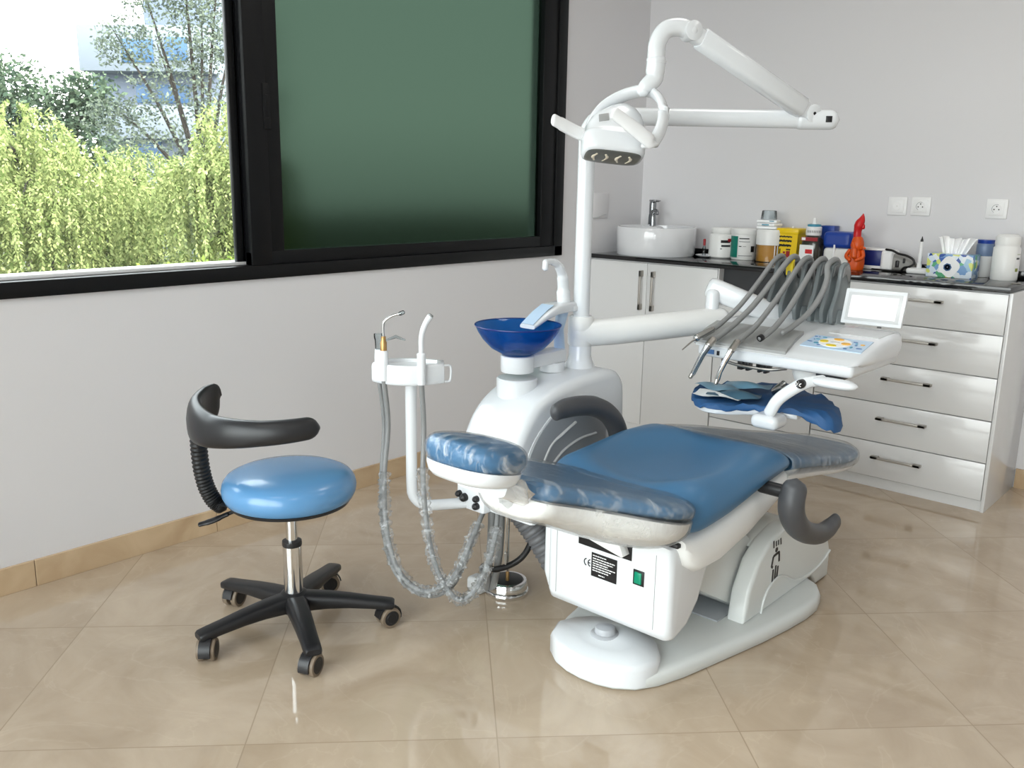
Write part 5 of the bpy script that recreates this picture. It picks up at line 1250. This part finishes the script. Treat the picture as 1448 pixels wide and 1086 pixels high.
kp = sheet(lambda v: 1.775 + .006 * v, lambda v: 1.962 - .004 * v, -1.752, -1.648, .0022, 'panel_blue', 'keypad', nx=8, ny=6)
b = MB(); kc = (1.862, -1.700)
def kz(y): return top_z(0, y) + .0028
def blob2(x, y, rx, ry, m, ang=0):
    pts = [(x + rx * math.cos(q) * math.cos(ang) - ry * math.sin(q) * math.sin(ang), y + rx * math.cos(q) * math.sin(ang) + ry * math.sin(q) * math.cos(ang)) for q in [2 * PI * j / 16 for j in range(16)]]
    lo = [(p[0], p[1], kz(p[1]) - .002) for p in pts]; hi = [(p[0], p[1], kz(p[1]) + .0006) for p in pts]; b.rings([lo, hi], m=m)
blob2(*kc, .050, .040, 5); b2 = b
for dx, dy, rx, ry, m in ((-.034, 0, .013, .010, 0), (.034, -.002, .014, .010, 1), (0, .029, .016, .0085, 1), (0, -.029, .016, .0085, 0)):
    pts = [(kc[0] + dx + rx * math.cos(q), kc[1] + dy + ry * math.sin(q)) for q in [2 * PI * j / 14 for j in range(14)]]
    b.rings([[(p[0], p[1], kz(p[1])) for p in pts], [(p[0], p[1], kz(p[1]) + .0022) for p in pts]], m=m)
b.box(kc[0] - .013, kc[0] + .013, kc[1] - .006, kc[1] + .006, kz(kc[1]), kz(kc[1]) + .0018, m=3)
for dx, dy, rx, ry, m in ((-.075, .036, .005, .003, 2), (-.064, .036, .003, .002, 2), (-.047, .036, .007, .003, 4), (-.060, .014, .007, .003, 4), (-.069, .010, .003, .002, 2), (-.074, -.012, .008, .0025, 2), (-.050, -.020, .008, .005, 4), (-.037, -.034, .006, .003, 2), (.052, .026, .007, .003, 2), (.060, .014, .004, .003, 4), (.064, .0, .004, .004, 2), (.058, -.022, .004, .007, 4), (.046, -.038, .006, .003, 2), (.080, .010, .007, .005, 1), (.082, -.024, .009, .004, 2)): blob2(kc[0] + dx, kc[1] + dy, rx, ry, m)
b.build('key_symbols', ['key_yellow', 'key_orange', 'print_blue', 'light_grey', 'teal', 'white_label'], kp, sharp=50)
# recess for the folding viewer
b = MB(); vt = [(1.80, -1.60), (1.955, -1.60), (1.965, -1.50), (1.815, -1.50)]
b.rings([[(x, y, top_z(x, y) - .003) for x, y in vt], [(x, y, top_z(x, y) + .0016) for x, y in vt]]); b.build('viewer_recess', 'light_grey', co)
# lit film viewer standing open
A = V(1.793, -1.498, .868); Bx = V(1.984, -1.498, .870); up = V(.006, .014, .111); wv = (Bx - A); nv = wv.cross(up).normalized()
fr = MB().obox(A + wv / 2 + up / 2, wv / 2, up / 2, nv * .0075, .004).build('viewer_frame', 'white_plastic', co)
MB().obox(A + wv / 2 + up * .5 + nv * .0075, wv * .44, up * .40, nv * .0012, .001).build('viewer_bezel', 'light_grey', fr)
MB().obox(A + wv / 2 + up * .5 + nv * .0085, wv * .385, up * .315, nv * .0012, 0).build('viewer_screen', 'viewer_screen', fr, smooth=False)
MB().obox(A + wv * .66 - up * .03 + nv * .008, wv * .03, up * .02, nv * .003, 0).build('hinge', 'black_print', fr)
b = MB().box(1.497, 1.527, Y0 - .0006, Y0 + .02, .769, .783, m=0).box(1.538, 1.546, Y0 - .0004, Y0 + .02, .768, .782, m=1); b.build('front_badge', ['print_blue', 'black_print'], co, smooth=False)
# underside fittings
b = MB()
for x, w in ((1.60, .018), (1.625, .012), (1.665, .010), (1.685, .010)): b.box(x - w / 2, x + w / 2, -1.79, -1.76, .725, .758, b=.003)
b.box(1.655, 1.695, -1.79, -1.755, .74, .758, b=.003); b.build('underside_valves', 'black_plastic', co)
MB().sweep(crv([(1.54, -1.79, .748), (1.60, -1.80, .742), (1.70, -1.80, .742), (1.75, -1.78, .75)], 5), .005, 8).build('underside_pipe', 'dark_steel', co)
b = MB().lathe([(0, .70), (.05, .705), (.06, .73), (.06, .758), (0, .758)], (1.80, -1.70, 0), 32); b.build('swivel_hub', 'satin_plastic', co)
MB().box(1.835, 1.92, -1.76, -1.66, .735, .758, b=.004).build('underside_plate', 'dark_gap', co)
# curved tray arm, handle, base block
g = crv([(1.905, -1.87, .752), (1.870, -1.90, .744), (1.835, -1.915, .720), (1.800, -1.925, .685), (1.780, -1.93, .645)], 7)
MB().sweep(g, [(.016, .012)] * 7 + [(.018, .013)] * 14 + [(.018, .014)] * 8, 18, up=(0, -1, .2)).build('tray_arm', 'white_plastic', co)
MB().rbox((1.945, -1.885, .751), (.135, .05, .030), (.045, .025, .015)).build('pull_handle', 'white_plastic', co)
MB().sweep([(1.862, -1.90, .742), (1.862, -1.921, .742)], .0135, 20).build('arm_emblem', 'black_plastic', co)
b = MB(); 
for q in range(6): a_ = q * PI / 3; b.sweep([(1.862 + .003 * math.cos(a_), -1.9345, .742 + .003 * math.sin(a_)), (1.862 + .009 * math.cos(a_ + .5), -1.9345, .742 + .009 * math.sin(a_ + .5))], .0014, 6)
b.build('emblem_mark', 'steel', co)
MB().rbox((1.770, -1.91, .615), (.085, .085, .042), .018).build('tray_block', 'white_plastic', co)
# instrument tray with blue drape
tr = thing('instrument_tray', (1.70, -1.75, .63), 'swing-out instrument tray under the console, covered by a blue drape', 'tray')
poly = [(1.446, -1.78), (1.50, -1.90), (1.575, -1.975), (1.64, -1.965), (1.70, -1.91), (1.79, -1.87), (1.86, -1.85), (1.925, -1.825), (1.925, -1.74), (1.84, -1.64), (1.74, -1.58), (1.64, -1.54), (1.54, -1.62), (1.47, -1.70)]
PC = V(1.69, -1.75, 0); PQ = crv([V(x, y, 0) for x, y in poly + poly[:1]], 5)[:-1]
rg = random.Random(9); nz = [rg.uniform(-1, 1) for _ in PQ]
def ringk(k, f): return [(PC.x + (p.x - PC.x) * k, PC.y + (p.y - PC.y) * k, f(i, p)) for i, p in enumerate(PQ)]
MB().rings([*[[(min(q[0], 1.83), q[1], q[2]) for q in ringk(k_, lambda i, p: z_)] for k_, z_ in ((.95, .617), (.97, .620), (.97, .632), (.95, .635))]]).build('tray_plate', 'white_plastic', tr, sharp=50)
droop = lambda p: -.035 * max(0, (p.x - 1.84) / .08)
f1 = lambda i, p: .648 + .007 * nz[i] + droop(p) * .6
DR = [ringk(.25, lambda i, p: .6435), ringk(.6, lambda i, p: .644 + .002 * nz[i]), ringk(.86, lambda i, p: .646 + .004 * nz[i]), ringk(.98, f1), ringk(1.0, lambda i, p: .640 + .010 * nz[(i * 3) % len(nz)] + droop(p)), ringk(1.005, lambda i, p: .633 + .005 * nz[(i * 5) % len(nz)] + droop(p))]
DR += [[(lerp(p[0], PC.x, .012), lerp(p[1], PC.y, .012), p[2] - .001) for p in r] for r in DR[::-1][:3]]
MB().rings(DR, True, False).build('drape', 'drape_blue', tr, sharp=60)
def pouch(name, c, L, w, a, m, lab, tilt=.0, h=.006, ph=0):
    o = thing('sterile_pouch', c, lab, 'sterilization pouch')
    u_ = V(math.cos(a), math.sin(a), tilt); v_ = V(-math.sin(a), math.cos(a), 0); R = []
    for i in range(9):
        t = i / 8; th = h * math.sin(PI * t) ** .6 + .0006
        R.append([tuple(V(*c) + u_ * (L * (t - .5)) + v_ * (w * (s - .5)) + V(0, 0, sg * th * (1 - (2 * s - 1) ** 2) + .004 * math.sin(7 * t + 4 * s + ph) + .006)) for s, sg in [(k / 7, 1) for k in range(8)] + [(k / 7, -.4) for k in range(6, 0, -1)]])
    MB().rings(R).build('film_side', m, o, sharp=70)
    R = [[(p[0], p[1], p[2] - .0025) for p in r[8:] + r[7:8] + r[:1]] for r in R]
    return o
pouch('p', (1.535, -1.80, .655), .15, .085, -.5, 'pouch_blue', 'pale blue sterilization pouch at the left end of the draped tray, under the handpiece tip', .05)
pouch('p', (1.625, -1.86, .654), .16, .09, .35, 'pouch_dark', 'dark teal sterilization pouch in the middle of the tray pile', .0, .010, 1)
pouch('p', (1.60, -1.73, .658), .15, .08, .25, 'pouch_blue', 'pale blue sterilization pouch at the back of the tray', .03, .008, 2)
pouch('p', (1.585, -1.885, .652), .15, .07, .15, 'pouch_paper', 'white paper-backed sterilization pouch at the front edge of the tray', .0, .004, 3)
o = thing('metal_cup', (1.725, -1.76, .646), 'small grey metal cup lying among the pouches on the draped tray', 'cup')
MB().lathe([(0, -.022), (.012, -.020), (.020, .0), (.026, .022), (.0245, .022), (.018, .0), (.010, -.016), (0, -.018)], (0, 0, 0), 24).xf(Matrix.Translation((1.725, -1.76, .674)) @ Matrix.Rotation(1.1, 4, 'Y')).build('cup_wall', 'steel', o)

# ------------------------------------------------------------------ whip arms and handpieces
xs = [1.535, 1.583, 1.632, 1.683, 1.725, 1.757]
labs = ['grey swing arm nearest the sink holding the leftmost hose', 'grey swing arm with a yellow flag on its top', 'grey swing arm third from the sink side', 'grey swing arm fourth from the sink side', 'grey swing arm fifth from the sink side with the short hose', 'grey translucent swing arm at the end beside the lit viewer, carrying no tool']
def arm_mat():
    m = bpy.data.materials.new('arm_blade'); m.use_nodes = True; nt = m.node_tree; N = nt.nodes; b = N['Principled BSDF']; b.inputs['Base Color'].default_value = lin((150, 157, 159)); b.inputs['Roughness'].default_value = .15
    t = N.new('ShaderNodeBsdfTransparent'); t.inputs[0].default_value = lin((190, 198, 200)); mx = N.new('ShaderNodeMixShader'); mx.inputs[0].default_value = .5
    nt.links.new(t.outputs[0], mx.inputs[1]); nt.links.new(b.outputs[0], mx.inputs[2]); nt.links.new(mx.outputs[0], N['Material Output'].inputs['Surface']); M['arm_blade'] = m
arm_mat()
arms = []
for k, x in enumerate(xs):
    b = MB(); y = -1.405
    blade = [(-1.492, .858), (-1.500, .90), (-1.470, .955), (-1.455, 1.005), (-1.450, 1.035), (-1.425, 1.052), (-1.395, 1.048), (-1.378, 1.02), (-1.372, .96), (-1.385, .90), (-1.395, .858)]
    BP = [(p.x, p.y) for p in crv([V(a_, z_, 0) for a_, z_ in blade], 4)]
    b.prism(BP, 'x', x - .007, x + .007, .003)
    o = b.build('whip_arm', 'arm_blade', co, sharp=50); o['label'] = labs[k]
    MB().prism([(-1.447, 1.005), (-1.435, 1.04), (-1.405, 1.046), (-1.385, 1.02), (-1.39, .985), (-1.42, 1.015)], 'x', x - .010, x + .010, .003).build('arm_head', 'black_plastic' if k in (0, 1, 2) else 'hose_grey', o)
    if k == 1: MB().prism([(-1.452, 1.0), (-1.456, 1.04), (-1.44, 1.052), (-1.438, 1.03)], 'x', x - .012, x + .012, .001).build('flag', 'key_yellow', o)
    MB().lathe([(0, .852), (.026, .852), (.024, .885), (.016, .90), (0, .90)], (x, -1.44, 0), 20).build('pivot_cone', 'arm_blade', o)
def hose(o, pts, r): return MB().sweep(crv(pts, 8), r * .86, 12).build('hose', 'hose_grey', o)
def top(x): return [(x, -1.372, .93), (x, -1.378, 1.01), (x, -1.400, 1.052), (x, -1.432, 1.060), (x - .002, -1.475, 1.042)]
o = thing('air_water_syringe', (1.50, -1.83, .83), 'leftmost handpiece on the console mat, a grey syringe with a thin dark nozzle', 'dental handpiece')
hose(o, top(1.535) + [(1.528, -1.56, .98), (1.520, -1.66, .910), (1.508, -1.76, .858), (1.500, -1.80, .842)], .0095)
MB().sweep([(1.500, -1.80, .842), (1.486, -1.865, .822)], [.011, .012], 14).build('handle', 'steel', o)
MB().sweep([(1.486, -1.868, .820), (1.480, -1.885, .812), (1.468, -1.92, .788)], [.005, .003, .002], 8).build('nozzle', 'dark_steel', o)
o = thing('turbine_handpiece', (1.54, -1.87, .80), 'metal handpiece hanging over the console edge, left of the shiny chrome one', 'dental handpiece')
hose(o, top(1.583) + [(1.576, -1.56, .985), (1.567, -1.66, .915), (1.556, -1.75, .866), (1.545, -1.82, .834), (1.540, -1.862, .820)], .0115)
MB().sweep([(1.540, -1.862, .820), (1.537, -1.878, .808)], [.0125, .0125], 16).build('coupling_ring', 'dark_steel', o)
MB().sweep([(1.537, -1.878, .808), (1.520, -1.885, .775), (1.503, -1.888, .735), (1.494, -1.890, .712)], [.0115, .0095, .0085, .0080], 16).build('body', 'steel', o)
MB().sweep([(1.494, -1.890, .714), (1.488, -1.894, .700)], [.0075, .0065], 12).build('head', 'dark_steel', o)
o = thing('scaler_handpiece', (1.62, -1.865, .81), 'shiny chrome handpiece hanging over the console edge above the blue drape, second from left', 'dental handpiece')
hose(o, top(1.632) + [(1.630, -1.56, .985), (1.627, -1.66, .915), (1.624, -1.75, .862), (1.620, -1.82, .834), (1.618, -1.855, .822)], .0105)
MB().sweep([(1.618, -1.852, .823), (1.612, -1.872, .800)], [.0105, .0110], 16).build('coupling_ring', 'dark_steel', o)
MB().sweep([(1.612, -1.872, .800), (1.598, -1.882, .765), (1.585, -1.886, .730), (1.580, -1.888, .708)], [.0105, .0090, .0080, .0085], 16).build('body', 'chrome', o)
MB().sweep([(1.580, -1.888, .708), (1.578, -1.893, .694)], [.0085, .006], 12).build('head', 'dark_steel', o)
o = thing('open_hose', (1.69, -1.83, .85), 'grey hose with an empty open end lying on the mat, fourth from the left', 'hose')
hose(o, top(1.683) + [(1.685, -1.56, .985), (1.688, -1.66, .915), (1.689, -1.74, .872), (1.687, -1.80, .850), (1.683, -1.828, .842)], .0105)
MB().sweep([(1.684, -1.822, .844), (1.682, -1.834, .840)], .0105, 14, round_ends=False).build('hose_end', 'black_print', o)
o = thing('open_hose', (1.72, -1.70, .86), 'short grey hose dipping from the fifth swing arm down behind the mat', 'hose')
hose(o, top(1.725) + [(1.735, -1.50, 1.00), (1.735, -1.54, .95), (1.728, -1.60, .902), (1.718, -1.68, .868), (1.712, -1.74, .852)], .0105)
# ================================================================== daylight
w = bpy.data.worlds.new('sky'); SC.world = w; w.use_nodes = True; nt = w.node_tree; N = nt.nodes; bg = N['Background']
tc = N.new('ShaderNodeTexCoord'); sp = N.new('ShaderNodeSeparateXYZ'); nt.links.new(tc.outputs['Generated'], sp.inputs[0])
cr = N.new('ShaderNodeValToRGB'); e = cr.color_ramp.elements; e[0].position = .45; e[0].color = (.40, .40, .41, 1); e[1].position = .53; e[1].color = (1, 1, 1, 1)
q = e.new(1.0); q.color = (.80, .90, 1.0, 1)
mr = N.new('ShaderNodeMapRange'); mr.inputs['From Min'].default_value = -1; nt.links.new(sp.outputs['Z'], mr.inputs['Value']); nt.links.new(mr.outputs[0], cr.inputs[0])
nt.links.new(cr.outputs[0], bg.inputs['Color']); bg.inputs['Strength'].default_value = 5
sun = bpy.data.lights.new('sun', 'SUN'); sun.energy = 6; sun.angle = math.radians(2); sun.color = (1, .95, .85)
so_ = bpy.data.objects.new('sun', sun); COL.objects.link(so_); so_.rotation_euler = Vector((-.62, -.35, -.78)).to_track_quat('-Z', 'Y').to_euler()
for nm, loc, rot, sx, sy in (('portal', (-.24, (WY0 + WY1) / 2, (WZ0 + WZ1) / 2), (0, -PI / 2, 0), WZ1 - WZ0, WY1 - WY0), ('portal', ((FX0 + FX1) / 2, RY - .12, (FZ0 + FZ1) / 2), (PI / 2, 0, 0), FX1 - FX0, FZ1 - FZ0)):
    L = bpy.data.lights.new(nm, 'AREA'); L.shape = 'RECTANGLE'; L.size = sx; L.size_y = sy; L.cycles.is_portal = True
    o = bpy.data.objects.new(nm, L); COL.objects.link(o); o.location = loc; o.rotation_euler = rot
# added fill panels under the ceiling, out of frame, to brighten the room
for x, y in ((1.4, -1.6), (3.2, -1.6), (1.4, -4.2), (3.2, -4.2)):
    o = thing('fill_panel', (x, y, RZ), 'added square fill panel under the ceiling, out of view', 'fill light', 'added fill lights')
    MB().box(x - .3, x + .3, y - .3, y + .3, RZ - .012, RZ - .0005, b=.002).build('frame', 'white_label', o)
    L = bpy.data.lights.new('fill_lamp', 'AREA'); L.size = .5; L.energy = 3; L.color = (1, .97, .93)
    q = bpy.data.objects.new('fill_lamp', L); COL.objects.link(q); q.location = (0, 0, -.016); q.parent = o
# ------------------------------------------------------------------ camera
cam = bpy.data.cameras.new('camera'); cam.sensor_width = 36; cam.lens = 1276.67 / 1448 * 36; cam.clip_start = .02; cam.clip_end = 300
co_ = bpy.data.objects.new('camera', cam); COL.objects.link(co_)
r_ = V(0.743913, 0.668067, 0.016733); u_ = V(-0.159985, 0.153726, 0.975076); f_ = V(-0.648844, 0.728049, -0.221239); cpos = V(2.923700, -4.352400, 1.300000)
co_.matrix_world = Matrix(((r_.x, u_.x, -f_.x, cpos.x), (r_.y, u_.y, -f_.y, cpos.y), (r_.z, u_.z, -f_.z, cpos.z), (0, 0, 0, 1)))
SC.camera = co_
SC.view_settings.view_transform = 'Standard'; SC.view_settings.look = 'None'; SC.view_settings.gamma = 1; SC.view_settings.use_curve_mapping = False
SC.view_settings.exposure = 1.05
SC.cycles.use_denoising = True; SC.cycles.max_bounces = 10; SC.cycles.diffuse_bounces = 6; SC.cycles.transparent_max_bounces = 16; SC.cycles.sample_clamp_indirect = 6
